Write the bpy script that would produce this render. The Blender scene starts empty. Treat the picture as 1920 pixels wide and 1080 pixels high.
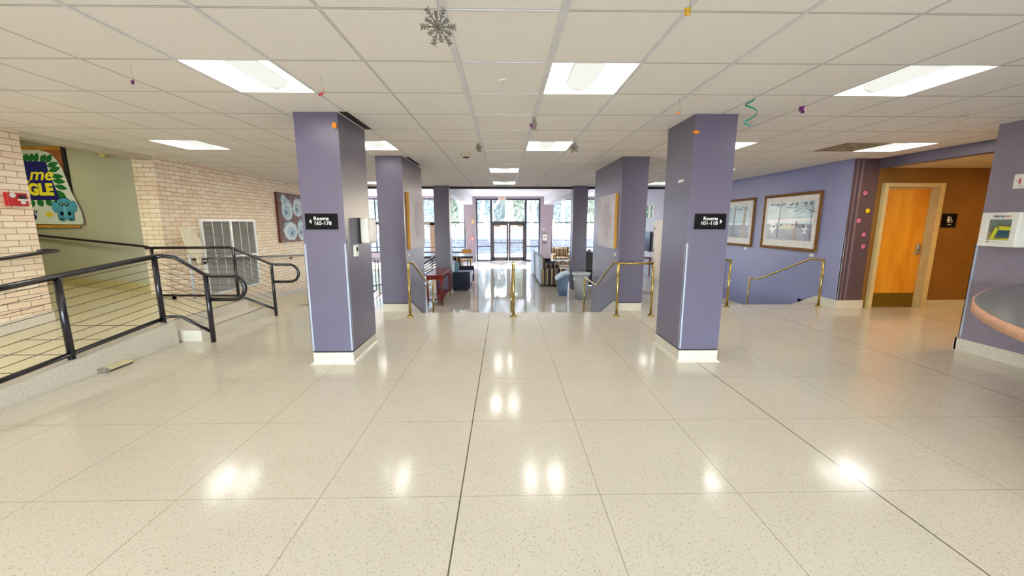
import bpy, bmesh, math, random
from mathutils import Vector, Matrix, Euler
random.seed(7)
R = math.radians
S = bpy.context.scene
COL = S.collection

# ------------------------------------------------------------ camera, world, sun, exposure
cam = bpy.data.cameras.new('camera')
cam.sensor_width = 36.0
cam.lens = 742.9 / 1920 * 36
cam.clip_start = 0.05
cam.clip_end = 500
camo = bpy.data.objects.new('camera', cam)
COL.objects.link(camo)
camo.location = (0, 0, 1.48)
camo.rotation_euler = (R(90 - 9.383), 0, R(-1.072))
S.camera = camo

W = bpy.data.worlds.new('sky')
S.world = W
W.use_nodes = True
nt = W.node_tree
sky = nt.nodes.new('ShaderNodeTexSky')
sky.sky_type = 'NISHITA'
sky.sun_disc = False
sky.sun_elevation = R(36)
sky.sun_rotation = R(8)
bgn = nt.nodes['Background']
nt.links.new(sky.outputs[0], bgn.inputs[0])
bgn.inputs[1].default_value = 2.4

sun = bpy.data.lights.new('sun', 'SUN')
sun.energy = 18.0
sun.angle = R(0.8)
sun.color = (1.0, 0.96, 0.9)
suno = bpy.data.objects.new('sun', sun)
COL.objects.link(suno)
suno.location = (10, 60, 30)
d = Vector((-0.2, -1.0, -0.9))
suno.rotation_euler = d.to_track_quat('-Z', 'Y').to_euler()

vs = S.view_settings
vs.view_transform = 'Standard'
vs.look = 'None'
vs.gamma = 1
vs.use_curve_mapping = False
vs.exposure = 0.93
LAMP = 10.0            # radiance of the troffer lenses

# ------------------------------------------------------------ colours and materials
def lin(c):
    return tuple((x / 255 / 12.92) if x / 255 <= 0.04045 else ((x / 255 + 0.055) / 1.055) ** 2.4 for x in c)

def hexa(c):
    return (*lin(c), 1.0)

MATS = {}

def mat(name, c, rough=0.5, metal=0.0, noise=0.0, nscale=8.0, emit=None, estr=1.0, spec=0.5, coat=0.0, bump=0.0, c2=None):
    if name in MATS:
        return MATS[name]
    m = bpy.data.materials.new(name)
    m.use_nodes = True
    nt = m.node_tree
    p = nt.nodes['Principled BSDF']
    p.inputs['Base Color'].default_value = hexa(c)
    p.inputs['Roughness'].default_value = rough
    p.inputs['Metallic'].default_value = metal
    p.inputs['Specular IOR Level'].default_value = spec
    p.inputs['Coat Weight'].default_value = coat
    tc = nt.nodes.new('ShaderNodeTexCoord')
    nz = nt.nodes.new('ShaderNodeTexNoise')
    nz.inputs['Scale'].default_value = nscale
    nz.inputs['Detail'].default_value = 5
    nt.links.new(tc.outputs['Object'], nz.inputs['Vector'])
    k = noise if noise else 0.03
    if c2 is None:
        ca = tuple(max(0, x * (1 - k)) for x in c)
        cb = tuple(min(255, x * (1 + k)) for x in c)
    else:
        ca, cb = c, c2
    r = nt.nodes.new('ShaderNodeValToRGB')
    r.color_ramp.elements[0].position = 0.3
    r.color_ramp.elements[0].color = hexa(ca)
    r.color_ramp.elements[1].position = 0.7
    r.color_ramp.elements[1].color = hexa(cb)
    nt.links.new(nz.outputs['Fac'], r.inputs['Fac'])
    nt.links.new(r.outputs['Color'], p.inputs['Base Color'])
    if bump:
        b = nt.nodes.new('ShaderNodeBump')
        b.inputs['Strength'].default_value = bump
        b.inputs['Distance'].default_value = 0.01
        nt.links.new(nz.outputs['Fac'], b.inputs['Height'])
        nt.links.new(b.outputs['Normal'], p.inputs['Normal'])
    if emit is not None:
        p.inputs['Emission Color'].default_value = hexa(emit)
        p.inputs['Emission Strength'].default_value = estr
    MATS[name] = m
    return m

def nodes_of(m):
    nt = m.node_tree
    return nt, nt.nodes, nt.links, nt.nodes['Principled BSDF']

def mth(nt, op, a, b=None, c=None):
    n = nt.nodes.new('ShaderNodeMath')
    n.operation = op
    for i, v in enumerate((a, b, c)):
        if v is None:
            continue
        if isinstance(v, (int, float)):
            n.inputs[i].default_value = v
        else:
            nt.links.new(v, n.inputs[i])
    return n.outputs[0]

def mixc(nt, fac, a, b):
    n = nt.nodes.new('ShaderNodeMix')
    n.data_type = 'RGBA'
    if isinstance(fac, (int, float)):
        n.inputs[0].default_value = fac
    else:
        nt.links.new(fac, n.inputs[0])
    for sock, v in ((n.inputs[6], a), (n.inputs[7], b)):
        if isinstance(v, tuple):
            sock.default_value = v
        else:
            nt.links.new(v, sock)
    return n.outputs[2]

def grid_dist(nt, coord, off, period):
    a = mth(nt, 'SUBTRACT', coord, off - 100 * period)
    return mth(nt, 'PINGPONG', a, period / 2)

def mat_terrazzo(name, base, chip, joints=True, rough=0.1, dens=0.3):
    m = bpy.data.materials.new(name)
    m.use_nodes = True
    nt, N, L, p = nodes_of(m)
    tc = N.new('ShaderNodeTexCoord')
    sep = N.new('ShaderNodeSeparateXYZ')
    L.new(tc.outputs['Object'], sep.inputs[0])
    v = N.new('ShaderNodeTexVoronoi')
    v.inputs['Scale'].default_value = 88
    L.new(tc.outputs['Object'], v.inputs['Vector'])
    sp = mth(nt, 'LESS_THAN', v.outputs['Distance'], dens)
    v2 = N.new('ShaderNodeSeparateColor')
    L.new(v.outputs['Color'], v2.inputs[0])
    pick = mth(nt, 'GREATER_THAN', v2.outputs[0], 0.3)
    spots = mth(nt, 'MULTIPLY', sp, pick)
    nz = N.new('ShaderNodeTexNoise')
    nz.inputs['Scale'].default_value = 1.3
    nz.inputs['Detail'].default_value = 4
    L.new(tc.outputs['Object'], nz.inputs['Vector'])
    b1 = mixc(nt, nz.outputs['Fac'], hexa(tuple(x * 0.96 for x in base)), hexa(tuple(min(255, x * 1.04) for x in base)))
    chipc = mixc(nt, v2.outputs[1], hexa(chip), hexa((196, 172, 134)))
    col = mixc(nt, mth(nt, 'MULTIPLY', spots, 0.55), b1, chipc)
    bmp = None
    if joints:
        gx = grid_dist(nt, sep.outputs[0], -0.245, 0.767)
        gy = grid_dist(nt, sep.outputs[1], 1.96, 0.83)
        w = 0.0028
        m1 = mth(nt, 'MAXIMUM', mth(nt, 'LESS_THAN', gx, w), mth(nt, 'LESS_THAN', gy, w * 0.8))
        # deeper control joints every third strip
        g3 = grid_dist(nt, sep.outputs[0], -0.245, 0.767 * 3)
        m3 = mth(nt, 'MULTIPLY', mth(nt, 'LESS_THAN', g3, 0.0040), mth(nt, 'GREATER_THAN', sep.outputs[0], -1.0))
        col = mixc(nt, mth(nt, 'MULTIPLY', m1, 0.55), col, hexa((120, 112, 92)))
        col = mixc(nt, mth(nt, 'MULTIPLY', m3, 0.8), col, hexa((60, 52, 45)))
        bmp = mth(nt, 'MAXIMUM', m1, m3)
    L.new(col, p.inputs['Base Color'])
    p.inputs['Roughness'].default_value = rough
    nz2 = N.new('ShaderNodeTexNoise')
    nz2.inputs['Scale'].default_value = 3.2
    nz2.inputs['Detail'].default_value = 3
    L.new(tc.outputs['Object'], nz2.inputs['Vector'])
    L.new(mth(nt, 'MULTIPLY_ADD', nz2.outputs['Fac'], 0.10, rough - 0.05), p.inputs['Roughness'])
    bn = N.new('ShaderNodeBump')
    bn.inputs['Strength'].default_value = 0.06
    bn.inputs['Distance'].default_value = 0.02
    L.new(nz2.outputs['Fac'], bn.inputs['Height'])
    L.new(bn.outputs['Normal'], p.inputs['Normal'])
    MATS[name] = m
    return m

def mat_ceiling(name, tile, bar, x0, px, y0, py):
    m = bpy.data.materials.new(name)
    m.use_nodes = True
    nt, N, L, p = nodes_of(m)
    tc = N.new('ShaderNodeTexCoord')
    sep = N.new('ShaderNodeSeparateXYZ')
    L.new(tc.outputs['Object'], sep.inputs[0])
    gx = grid_dist(nt, sep.outputs[0], x0, px)
    gy = grid_dist(nt, sep.outputs[1], y0, py)
    g = mth(nt, 'MINIMUM', gx, gy)
    nz = N.new('ShaderNodeTexNoise')
    nz.inputs['Scale'].default_value = 240
    nz.inputs['Detail'].default_value = 3
    L.new(tc.outputs['Object'], nz.inputs['Vector'])
    pit = mth(nt, 'GREATER_THAN', nz.outputs['Fac'], 0.66)
    col = mixc(nt, mth(nt, 'MULTIPLY', pit, 0.22), hexa(tile), hexa((135, 125, 110)))
    # tone of single tiles
    wn = N.new('ShaderNodeTexWhiteNoise')
    cx = mth(nt, 'FLOOR', mth(nt, 'DIVIDE', mth(nt, 'SUBTRACT', sep.outputs[0], x0), px))
    cy = mth(nt, 'FLOOR', mth(nt, 'DIVIDE', mth(nt, 'SUBTRACT', sep.outputs[1], y0), py))
    cmb = N.new('ShaderNodeCombineXYZ')
    L.new(cx, cmb.inputs[0])
    L.new(cy, cmb.inputs[1])
    L.new(cmb.outputs[0], wn.inputs['Vector'])
    col = mixc(nt, mth(nt, 'MULTIPLY', wn.outputs['Value'], 0.10), col, hexa((240, 236, 232)))
    edge = mth(nt, 'LESS_THAN', g, 0.0095)
    col = mixc(nt, edge, col, hexa(bar))
    dark = mth(nt, 'MULTIPLY', edge, mth(nt, 'GREATER_THAN', g, 0.0055))
    col = mixc(nt, mth(nt, 'MULTIPLY', dark, 0.75), col, hexa((105, 95, 84)))  # thin shadow line beside the bars, put into the tile colour
    L.new(col, p.inputs['Base Color'])
    p.inputs['Roughness'].default_value = 0.8
    MATS[name] = m
    return m

def mat_brick(name):
    m = bpy.data.materials.new(name)
    m.use_nodes = True
    nt, N, L, p = nodes_of(m)
    tc = N.new('ShaderNodeTexCoord')
    sep = N.new('ShaderNodeSeparateXYZ')
    L.new(tc.outputs['Object'], sep.inputs[0])
    cmb = N.new('ShaderNodeCombineXYZ')
    L.new(mth(nt, 'ADD', sep.outputs[0], sep.outputs[1]), cmb.inputs[0])
    L.new(sep.outputs[2], cmb.inputs[1])
    b = N.new('ShaderNodeTexBrick')
    b.inputs['Scale'].default_value = 1.0
    b.inputs['Brick Width'].default_value = 0.225
    b.inputs['Row Height'].default_value = 0.071
    b.inputs['Mortar Size'].default_value = 0.0038
    b.inputs['Mortar Smooth'].default_value = 0.2
    b.inputs['Color1'].default_value = hexa((250, 236, 212))
    b.inputs['Color2'].default_value = hexa((238, 212, 180))
    b.inputs['Mortar'].default_value = hexa((150, 116, 86))
    L.new(cmb.outputs[0], b.inputs['Vector'])
    nz = N.new('ShaderNodeTexNoise')
    nz.inputs['Scale'].default_value = 1.6
    nz.inputs['Detail'].default_value = 4
    L.new(tc.outputs['Object'], nz.inputs['Vector'])
    f = mth(nt, 'MULTIPLY', mth(nt, 'GREATER_THAN', nz.outputs['Fac'], 0.62), 0.0)
    col = mixc(nt, mth(nt, 'MULTIPLY', nz.outputs['Fac'], 0.18), b.outputs['Color'], hexa((232, 208, 200)))
    L.new(col, p.inputs['Base Color'])
    bn = N.new('ShaderNodeBump')
    bn.inputs['Strength'].default_value = 0.5
    bn.inputs['Distance'].default_value = 0.004
    bn.invert = True
    L.new(b.outputs['Fac'], bn.inputs['Height'])
    L.new(bn.outputs['Normal'], p.inputs['Normal'])
    p.inputs['Roughness'].default_value = 0.6
    MATS[name] = m
    return m

def mat_wood(name, c1, c2, rough=0.35, scale=(12, 12, 1.2)):
    m = bpy.data.materials.new(name)
    m.use_nodes = True
    nt, N, L, p = nodes_of(m)
    tc = N.new('ShaderNodeTexCoord')
    mp = N.new('ShaderNodeMapping')
    mp.inputs['Scale'].default_value = scale
    L.new(tc.outputs['Object'], mp.inputs['Vector'])
    nz = N.new('ShaderNodeTexNoise')
    nz.inputs['Scale'].default_value = 1.0
    nz.inputs['Detail'].default_value = 6
    nz.inputs['Distortion'].default_value = 0.8
    L.new(mp.outputs[0], nz.inputs['Vector'])
    r = N.new('ShaderNodeValToRGB')
    r.color_ramp.elements[0].position = 0.3
    r.color_ramp.elements[0].color = hexa(c1)
    r.color_ramp.elements[1].position = 0.7
    r.color_ramp.elements[1].color = hexa(c2)
    L.new(nz.outputs['Fac'], r.inputs['Fac'])
    L.new(r.outputs['Color'], p.inputs['Base Color'])
    p.inputs['Roughness'].default_value = rough
    MATS[name] = m
    return m

def mat_stripe(name, cols, axis, period):
    m = bpy.data.materials.new(name)
    m.use_nodes = True
    nt, N, L, p = nodes_of(m)
    tc = N.new('ShaderNodeTexCoord')
    sep = N.new('ShaderNodeSeparateXYZ')
    L.new(tc.outputs['Object'], sep.inputs[0])
    s = sep.outputs[axis]
    f = mth(nt, 'FRACT', mth(nt, 'DIVIDE', mth(nt, 'ADD', s, 50.0), period))
    r = N.new('ShaderNodeValToRGB')
    r.color_ramp.interpolation = 'CONSTANT'
    e = r.color_ramp.elements
    e[0].position = 0.0
    e[0].color = hexa(cols[0])
    e[1].position = 1.0 / len(cols)
    e[1].color = hexa(cols[1])
    for i in range(2, len(cols)):
        q = e.new(i / len(cols))
        q.color = hexa(cols[i])
    L.new(f, r.inputs['Fac'])
    L.new(r.outputs['Color'], p.inputs['Base Color'])
    p.inputs['Roughness'].default_value = 0.8
    MATS[name] = m
    return m

def mat_glass(name, tint=(1, 1, 1), gloss=0.08):
    m = bpy.data.materials.new(name)
    m.use_nodes = True
    nt = m.node_tree
    nt.nodes.clear()
    o = nt.nodes.new('ShaderNodeOutputMaterial')
    t = nt.nodes.new('ShaderNodeBsdfTransparent')
    t.inputs[0].default_value = (*tint, 1)
    g = nt.nodes.new('ShaderNodeBsdfGlossy')
    g.inputs['Roughness'].default_value = 0.02
    fr = nt.nodes.new('ShaderNodeLayerWeight')
    fr.inputs['Blend'].default_value = 0.15
    mx = nt.nodes.new('ShaderNodeMixShader')
    nt.links.new(mth(nt, 'MULTIPLY', fr.outputs['Fresnel'], gloss * 5), mx.inputs[0])
    nt.links.new(t.outputs[0], mx.inputs[1])
    nt.links.new(g.outputs[0], mx.inputs[2])
    nt.links.new(mx.outputs[0], o.inputs[0])
    MATS[name] = m
    return m

def mat_veil(name, c, body):
    m = bpy.data.materials.new(name)
    m.use_nodes = True
    nt, N, L, p = nodes_of(m)
    p.inputs['Base Color'].default_value = hexa(c)
    p.inputs['Roughness'].default_value = 0.15
    p.inputs['Alpha'].default_value = body
    MATS[name] = m
    return m

def mat_emit(name, c, s):
    m = bpy.data.materials.new(name)
    m.use_nodes = True
    nt = m.node_tree
    nt.nodes.clear()
    o = nt.nodes.new('ShaderNodeOutputMaterial')
    e = nt.nodes.new('ShaderNodeEmission')
    e.inputs[0].default_value = hexa(c)
    e.inputs[1].default_value = s
    nt.links.new(e.outputs[0], o.inputs[0])
    MATS[name] = m
    return m

FLOOR = mat_terrazzo('terrazzo_floor', (209, 199, 179), (116, 100, 76), rough=0.14)
FLOORLOW = mat_terrazzo('terrazzo_lounge', (214, 206, 192), (150, 140, 120), rough=0.06)
RAMPM = mat_terrazzo('terrazzo_ramp', (216, 205, 170), (170, 156, 120), joints=False, rough=0.3)
BASE = mat_terrazzo('terrazzo_base', (216, 207, 192), (140, 132, 126), joints=False, rough=0.35, dens=0.34)
CEIL = mat_ceiling('ceiling_tile', (242, 236, 229), (222, 218, 212), -0.306, 0.609, 2.821, 0.648)
BRICK = mat_brick('cream_brick')
PURP = mat('grey_purple_paint', (103, 96, 118), 0.32, noise=0.02, nscale=1.5)
PURPW = mat('blue_purple_paint', (140, 142, 184), 0.42, noise=0.02, nscale=1.5)
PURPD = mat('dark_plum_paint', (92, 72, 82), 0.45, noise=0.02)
MAUVE = mat('mauve_paint', (176, 162, 172), 0.5, noise=0.02)
LAV = mat('daylit_purple_paint', (202, 200, 216), 0.5)  # daylight on the purple lounge wall is put into this colour
BROWN = mat('brown_wall', (140, 98, 40), 0.55, noise=0.06, nscale=2)  # even brown base colour for the alcove walls
OLIVE = mat('grey_green_paint', (186, 184, 162), 0.6, noise=0.03, nscale=1.2)
OLIVEB = mat('olive_base', (190, 176, 122), 0.5, noise=0.1, nscale=30)
BEIGE = mat('beige_plaster', (206, 196, 172), 0.7)
WHITE = mat('white_paint', (236, 234, 230), 0.55)
WPLA = mat('white_plastic', (232, 230, 224), 0.35)
BLACK = mat('black_trim', (22, 20, 24), 0.45)
RAILB = mat('black_powder_coat', (30, 26, 34), 0.22, spec=0.6)
WIRE = mat('steel_cable', (84, 76, 66), 0.4, metal=0.6)
BRASS = mat('brass', (182, 160, 92), 0.24, metal=1.0, noise=0.06, nscale=30)
BRONZE = mat('dark_bronze', (96, 76, 66), 0.4, metal=0.3)
DMULL = mat('charcoal_mullion', (66, 68, 80), 0.45)
STEEL = mat('brushed_steel', (190, 186, 182), 0.3, metal=1.0)
SIGNB = mat('black_sign', (10, 8, 11), 0.6, spec=0.15)
SIGNW = mat('white_lettering', (240, 240, 240), 0.6)
RED = mat('fire_red', (190, 28, 32), 0.35)
ORANGE = mat('orange_paper', (236, 140, 24), 0.7)
PINK = mat('pink_paper', (218, 120, 170), 0.7)
YELLOW = mat('yellow_paper', (240, 214, 20), 0.7)
DARKP = mat('dark_outline', (52, 26, 40), 0.7)
TEAL = mat('teal_foil', (20, 140, 118), 0.25, metal=0.4)
VIOLET = mat('violet_foil', (96, 24, 92), 0.3, metal=0.3)
GOLDF = mat('gold_foil', (214, 168, 20), 0.3, metal=0.3)
PALEF = mat('champagne_foil', (176, 160, 120), 0.3, metal=0.3)
SNOW = mat('silver_glitter', (120, 114, 104), 0.4, metal=0.5, noise=0.4, nscale=200)
DOORW = mat_wood('honey_veneer', (220, 142, 30), (242, 178, 62), 0.3, (5, 5, 0.7))
FRAMEP = mat('cream_door_frame', (216, 200, 150), 0.5)
KICK = mat('brass_kick_plate', (138, 112, 40), 0.35, metal=0.7)
CHERRY = mat_wood('cherry_wood', (110, 24, 18), (150, 46, 30), 0.2, (3, 3, 14))
PINE = mat_wood('golden_pine', (190, 128, 30), (226, 170, 70), 0.4)
PALEW = mat_wood('pale_maple', (226, 200, 170), (240, 220, 196), 0.4, (4, 4, 0.8))
CORK = mat('cork', (168, 96, 60), 0.9, noise=0.15, nscale=60)
FGOLD = mat_wood('antique_gold_frame', (92, 54, 20), (150, 104, 44), 0.35, (30, 30, 30))
MATW = mat('white_mat_board', (238, 234, 230), 0.8)
NAVY = mat('navy_fabric', (24, 26, 50), 0.7)
SEATB = mat('pale_blue_upholstery', (186, 194, 212), 0.6)
TEALP = mat('teal_fabric', (106, 150, 160), 0.85)
BLKL = mat('black_leather', (22, 24, 30), 0.3)
STRX = mat_stripe('striped_fabric_x', [(60, 34, 34), (160, 150, 130), (96, 90, 60), (70, 34, 44), (196, 170, 120), (44, 30, 34)], 0, 0.30)
STRY = mat_stripe('striped_fabric_y', [(60, 34, 34), (160, 150, 130), (96, 90, 60), (70, 34, 44), (196, 170, 120), (44, 30, 34)], 1, 0.30)
TANX = mat_stripe('tan_striped_fabric', [(206, 182, 140), (120, 88, 56), (226, 206, 168), (156, 128, 80), (110, 76, 60)], 0, 0.22)
GREYC = mat('grey_counter_laminate', (112, 112, 106), 0.18, noise=0.16, nscale=120)
EDGEW = mat('pinkish_wood_edge', (222, 168, 134), 0.4, noise=0.06, nscale=14)
LOUV = mat('grey_louvre', (206, 204, 200), 0.45, metal=0.2)
LOUVD = mat('louvre_shadow_back', (110, 106, 100), 0.9)
ALU = mat('white_aluminium', (226, 228, 230), 0.35)
GLASS = mat_glass('window_glass')
CLEAR = mat_veil('clear_plastic', (206, 210, 216), 0.45)
BLUEPL = mat_veil('blue_clear_plastic', (120, 146, 176), 0.6)
LENS = mat_emit('lamp_lens', (255, 254, 247), LAMP)
LENS2 = mat_emit('lamp_basket', (253, 253, 243), 0.5)
SEAM = mat('lamp_seam', (120, 122, 116), 0.6)
WARM = mat_emit('warm_downlight', (255, 204, 120), 210)
SCREEN = mat('black_screen', (10, 12, 18), 0.12)

# ------------------------------------------------------------ mesh builder and naming
class MB:
    def __init__(s):
        s.v = []
        s.f = []
        s.m = []
        s.sm = []

    def quad(s, pts, m=0, smooth=False):
        n = len(s.v)
        s.v += [tuple(p) for p in pts]
        s.f.append(tuple(range(n, n + len(pts))))
        s.m.append(m)
        s.sm.append(smooth)

    def box(s, x0, x1, y0, y1, z0, z1, m=0):
        if x0 > x1: x0, x1 = x1, x0
        if y0 > y1: y0, y1 = y1, y0
        if z0 > z1: z0, z1 = z1, z0
        n = len(s.v)
        s.v += [(x0, y0, z0), (x1, y0, z0), (x1, y1, z0), (x0, y1, z0), (x0, y0, z1), (x1, y0, z1), (x1, y1, z1), (x0, y1, z1)]
        for f in ((0, 3, 2, 1), (4, 5, 6, 7), (0, 1, 5, 4), (1, 2, 6, 5), (2, 3, 7, 6), (3, 0, 4, 7)):
            s.f.append(tuple(n + i for i in f))
            s.m.append(m)
            s.sm.append(False)
        return s

    def prism(s, poly, axis, a, b, m=0, m2=None, smooth=False):
        """poly: list of 2-D points in the plane normal to axis; extruded a..b"""
        def P(u, v, w):
            return {0: (w, u, v), 1: (u, w, v), 2: (u, v, w)}[axis]
        n = len(s.v)
        k = len(poly)
        s.v += [P(u, v, a) for u, v in poly] + [P(u, v, b) for u, v in poly]
        mm = m if m2 is None else m2
        s.f.append(tuple(n + i for i in range(k))[::-1]); s.m.append(m); s.sm.append(False)
        s.f.append(tuple(n + k + i for i in range(k))); s.m.append(m); s.sm.append(False)
        for i in range(k):
            j = (i + 1) % k
            s.f.append((n + i, n + j, n + k + j, n + k + i)); s.m.append(mm); s.sm.append(smooth)
        return s

    def tube(s, pts, r, seg=10, m=0, r2=None, caps=True):
        pts = [Vector(p) for p in pts]
        rings = []
        up0 = Vector((0, 0, 1))
        prev = None
        for i, p in enumerate(pts):
            if i == 0: t = pts[1] - pts[0]
            elif i == len(pts) - 1: t = pts[-1] - pts[-2]
            else: t = (pts[i + 1] - p).normalized() + (p - pts[i - 1]).normalized()
            t.normalize()
            if prev is None:
                a = t.cross(up0)
                if a.length < 0.05: a = t.cross(Vector((0, 1, 0)))
            else:
                a = prev - t * prev.dot(t)
            a.normalize()
            prev = a
            b = t.cross(a)
            rr = r if r2 is None else r + (r2 - r) * i / (len(pts) - 1)
            if 0 < i < len(pts) - 1:
                c = (pts[i + 1] - p).normalized().dot((p - pts[i - 1]).normalized())
                k = 1 / max(0.6, math.sqrt((1 + c) / 2))
            else: k = 1
            ring = []
            for q in range(seg):
                an = 2 * math.pi * q / seg
                ring.append(len(s.v))
                s.v.append(tuple(p + a * math.cos(an) * rr * 1 + b * math.sin(an) * rr * 1))
            rings.append(ring)
        for A, B in zip(rings, rings[1:]):
            for q in range(seg):
                w = (q + 1) % seg
                s.f.append((A[q], A[w], B[w], B[q])); s.m.append(m); s.sm.append(True)
        if caps:
            s.f.append(tuple(rings[0][::-1])); s.m.append(m); s.sm.append(False)
            s.f.append(tuple(rings[-1])); s.m.append(m); s.sm.append(False)
        return s

    def lathe(s, c, prof, seg=24, m=0):
        rings = []
        for r, z in prof:
            ring = []
            for q in range(seg):
                an = 2 * math.pi * q / seg
                ring.append(len(s.v))
                s.v.append((c[0] + r * math.cos(an), c[1] + r * math.sin(an), c[2] + z))
            rings.append(ring)
        for A, B in zip(rings, rings[1:]):
            for q in range(seg):
                w = (q + 1) % seg
                s.f.append((A[q], A[w], B[w], B[q])); s.m.append(m); s.sm.append(True)
        s.f.append(tuple(rings[0][::-1])); s.m.append(m); s.sm.append(False)
        s.f.append(tuple(rings[-1])); s.m.append(m); s.sm.append(False)
        return s

    def build(s, name, mats, parent=None, origin=None, bevel=0.0):
        if not isinstance(mats, (list, tuple)): mats = [mats]
        me = bpy.data.meshes.new(name)
        o = Vector((0, 0, 0))
        if parent is not None:
            q = parent
            while q is not None:
                o += q.location
                q = q.parent
        loc = Vector(origin) - o if origin is not None else Vector((0, 0, 0))
        off = o + loc
        me.from_pydata([tuple(Vector(v) - off) for v in s.v], [], s.f)
        for mm in mats: me.materials.append(mm)
        for i, p in enumerate(me.polygons):
            p.material_index = s.m[i]
            p.use_smooth = s.sm[i]
        ob = bpy.data.objects.new(name, me)
        ob.location = loc
        COL.objects.link(ob)
        if parent is not None: ob.parent = parent
        if bevel:
            b = ob.modifiers.new('bevel', 'BEVEL')
            b.width = bevel
            b.segments = 3
            b.limit_method = 'ANGLE'
        me.validate()
        me.update()
        return ob

def box(x0, x1, y0, y1, z0, z1): return MB().box(x0, x1, y0, y1, z0, z1)

def tag(o, label, cat, group=None, kind=None):
    o['label'] = label
    o['category'] = cat
    if group: o['group'] = group
    if kind: o['kind'] = kind
    return o

def thing(name, label, cat, loc, group=None):
    o = bpy.data.objects.new(name, None)
    o.empty_display_size = 0.1
    o.location = loc
    COL.objects.link(o)
    return tag(o, label, cat, group)

def struct(name, mb, mats, parent=None):
    o = mb.build(name, mats, parent)
    if parent is None: o['kind'] = 'structure'
    return o

def dup(root, loc, label=None, group=None, rotz=None):
    def cp(o, par):
        c = o.copy()
        COL.objects.link(c)
        c.parent = par
        for ch in list(o.children): cp(ch, c)
        return c
    r = cp(root, None)
    r.location = loc
    if rotz is not None: r.rotation_euler = (0, 0, rotz)
    if label: r['label'] = label
    if group: r['group'] = group
    return r

def text_mb(txt, size, to_world, depth=0.002, shear=0.0, align='LEFT', bold=0.0, sx=1.0):
    """returns MB with the text extruded; to_world maps (u, v, w) -> xyz"""
    cu = bpy.data.curves.new('lettering', 'FONT')
    cu.body = txt
    cu.size = size
    cu.align_x = align
    cu.shear = shear
    cu.offset = bold
    cu.extrude = depth / 2
    ob = bpy.data.objects.new('lettering', cu)
    COL.objects.link(ob)
    dg = bpy.context.evaluated_depsgraph_get()
    me = bpy.data.meshes.new_from_object(ob.evaluated_get(dg))
    mb = MB()
    mb.v = [to_world(v.co.x * sx, v.co.y, v.co.z + depth / 2) for v in me.vertices]
    mb.f = [tuple(p.vertices) for p in me.polygons]
    mb.m = [0] * len(mb.f)
    mb.sm = [False] * len(mb.f)
    bpy.data.objects.remove(ob)
    bpy.data.curves.remove(cu)
    bpy.data.meshes.remove(me)
    return mb

H = 2.525         # ceiling over the lobby
HL = 2.88         # ceiling over the lounge
ZL = -0.64        # lounge floor
YE = 12.04        # where the lobby ceiling ends
YB = 21.9         # window wall of the lounge

# ============================================================ FLOORS
f = MB()
f.box(-4.05, 5.8, -6.0, 6.45, -0.3, 0)
f.box(5.8, 9.2, 4.4, 7.6, -0.3, 0)
f.box(-4.05, -1.63, 6.45, 7.05, -0.3, 0)
f.box(1.9, 5.8, 6.45, 7.02, -0.3, 0)
f.box(-5.6, -4.05, -6.0, 1.75, -0.3, 0)
f.box(-5.6, -4.05, 6.33, 6.6, -0.3, 0)
struct('floor', f, FLOOR)
f = MB()
f.box(-8.0, 5.8, 6.2, 22.2, ZL - 0.2, ZL)
struct('floor_lounge', f, FLOORLOW)

# ramp rising to the landing, corridor floor rising to the left
f = MB()
f.prism([(1.75, 0.0), (4.8, 0.27), (6.3, 0.27), (6.3, -0.2), (1.75, -0.2)], 0, -5.6, -4.18)
f.prism([(-5.6, 0.27), (-9.5, 0.62), (-9.5, -0.2), (-5.6, -0.2)], 1, 4.95, 6.75)
struct('floor_ramp', f, RAMPM)
f = MB()
f.prism([(1.4, 0.0), (1.4, 0.02), (4.83, 0.29), (4.83, -0.2), (1.4, -0.2)], 0, -4.18, -4.05)
struct('trim_ramp_curb', f, BASE)
g = MB()
for yy in (2.35, 2.75, 3.1, 3.45, 3.85, 4.25, 4.7):
    zz = 0.27 * (yy - 1.75) / 3.05
    g.box(-5.25, -4.3, yy - 0.006, yy + 0.006, zz - 0.001, zz + 0.0022)
struct('trim_ramp_lines', g, mat('ramp_line', (52, 42, 26), 0.7))
# the ramp that goes down along the brick wall beyond the landing
f = MB()
f.prism([(6.6, 0.0), (12.6, ZL + 0.001), (12.6, ZL - 0.1), (6.6, ZL - 0.1)], 0, -5.6, -4.05)
struct('floor_lower_ramp', f, RAMPM)

def staircase(name, label, x0, x1, y0, n, tread, ztop, zbot, loc):
    t = thing(name, label, 'stairs', loc)
    h = (ztop - zbot) / n
    for k in range(1, n):
        MB().box(x0, x1, y0 + (k - 1) * tread, y0 + k * tread, zbot, ztop - k * h).build('step', BASE, t)
    return t
staircase('staircase', 'wide terrazzo stairs going down to the lounge between the middle columns', -1.62, 1.89, 6.45, 4, 0.36, 0, ZL, (0.14, 6.45, ZL))
staircase('staircase', 'terrazzo stairs going down beside the blue purple picture wall', 2.34, 5.77, 7.02, 4, 0.36, 0, ZL, (4.1, 7.02, ZL))
staircase('staircase', 'terrazzo stairs going down behind the left rear column', -4.04, -2.05, 7.05, 4, 0.36, 0, ZL, (-3.0, 7.05, ZL))

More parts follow.
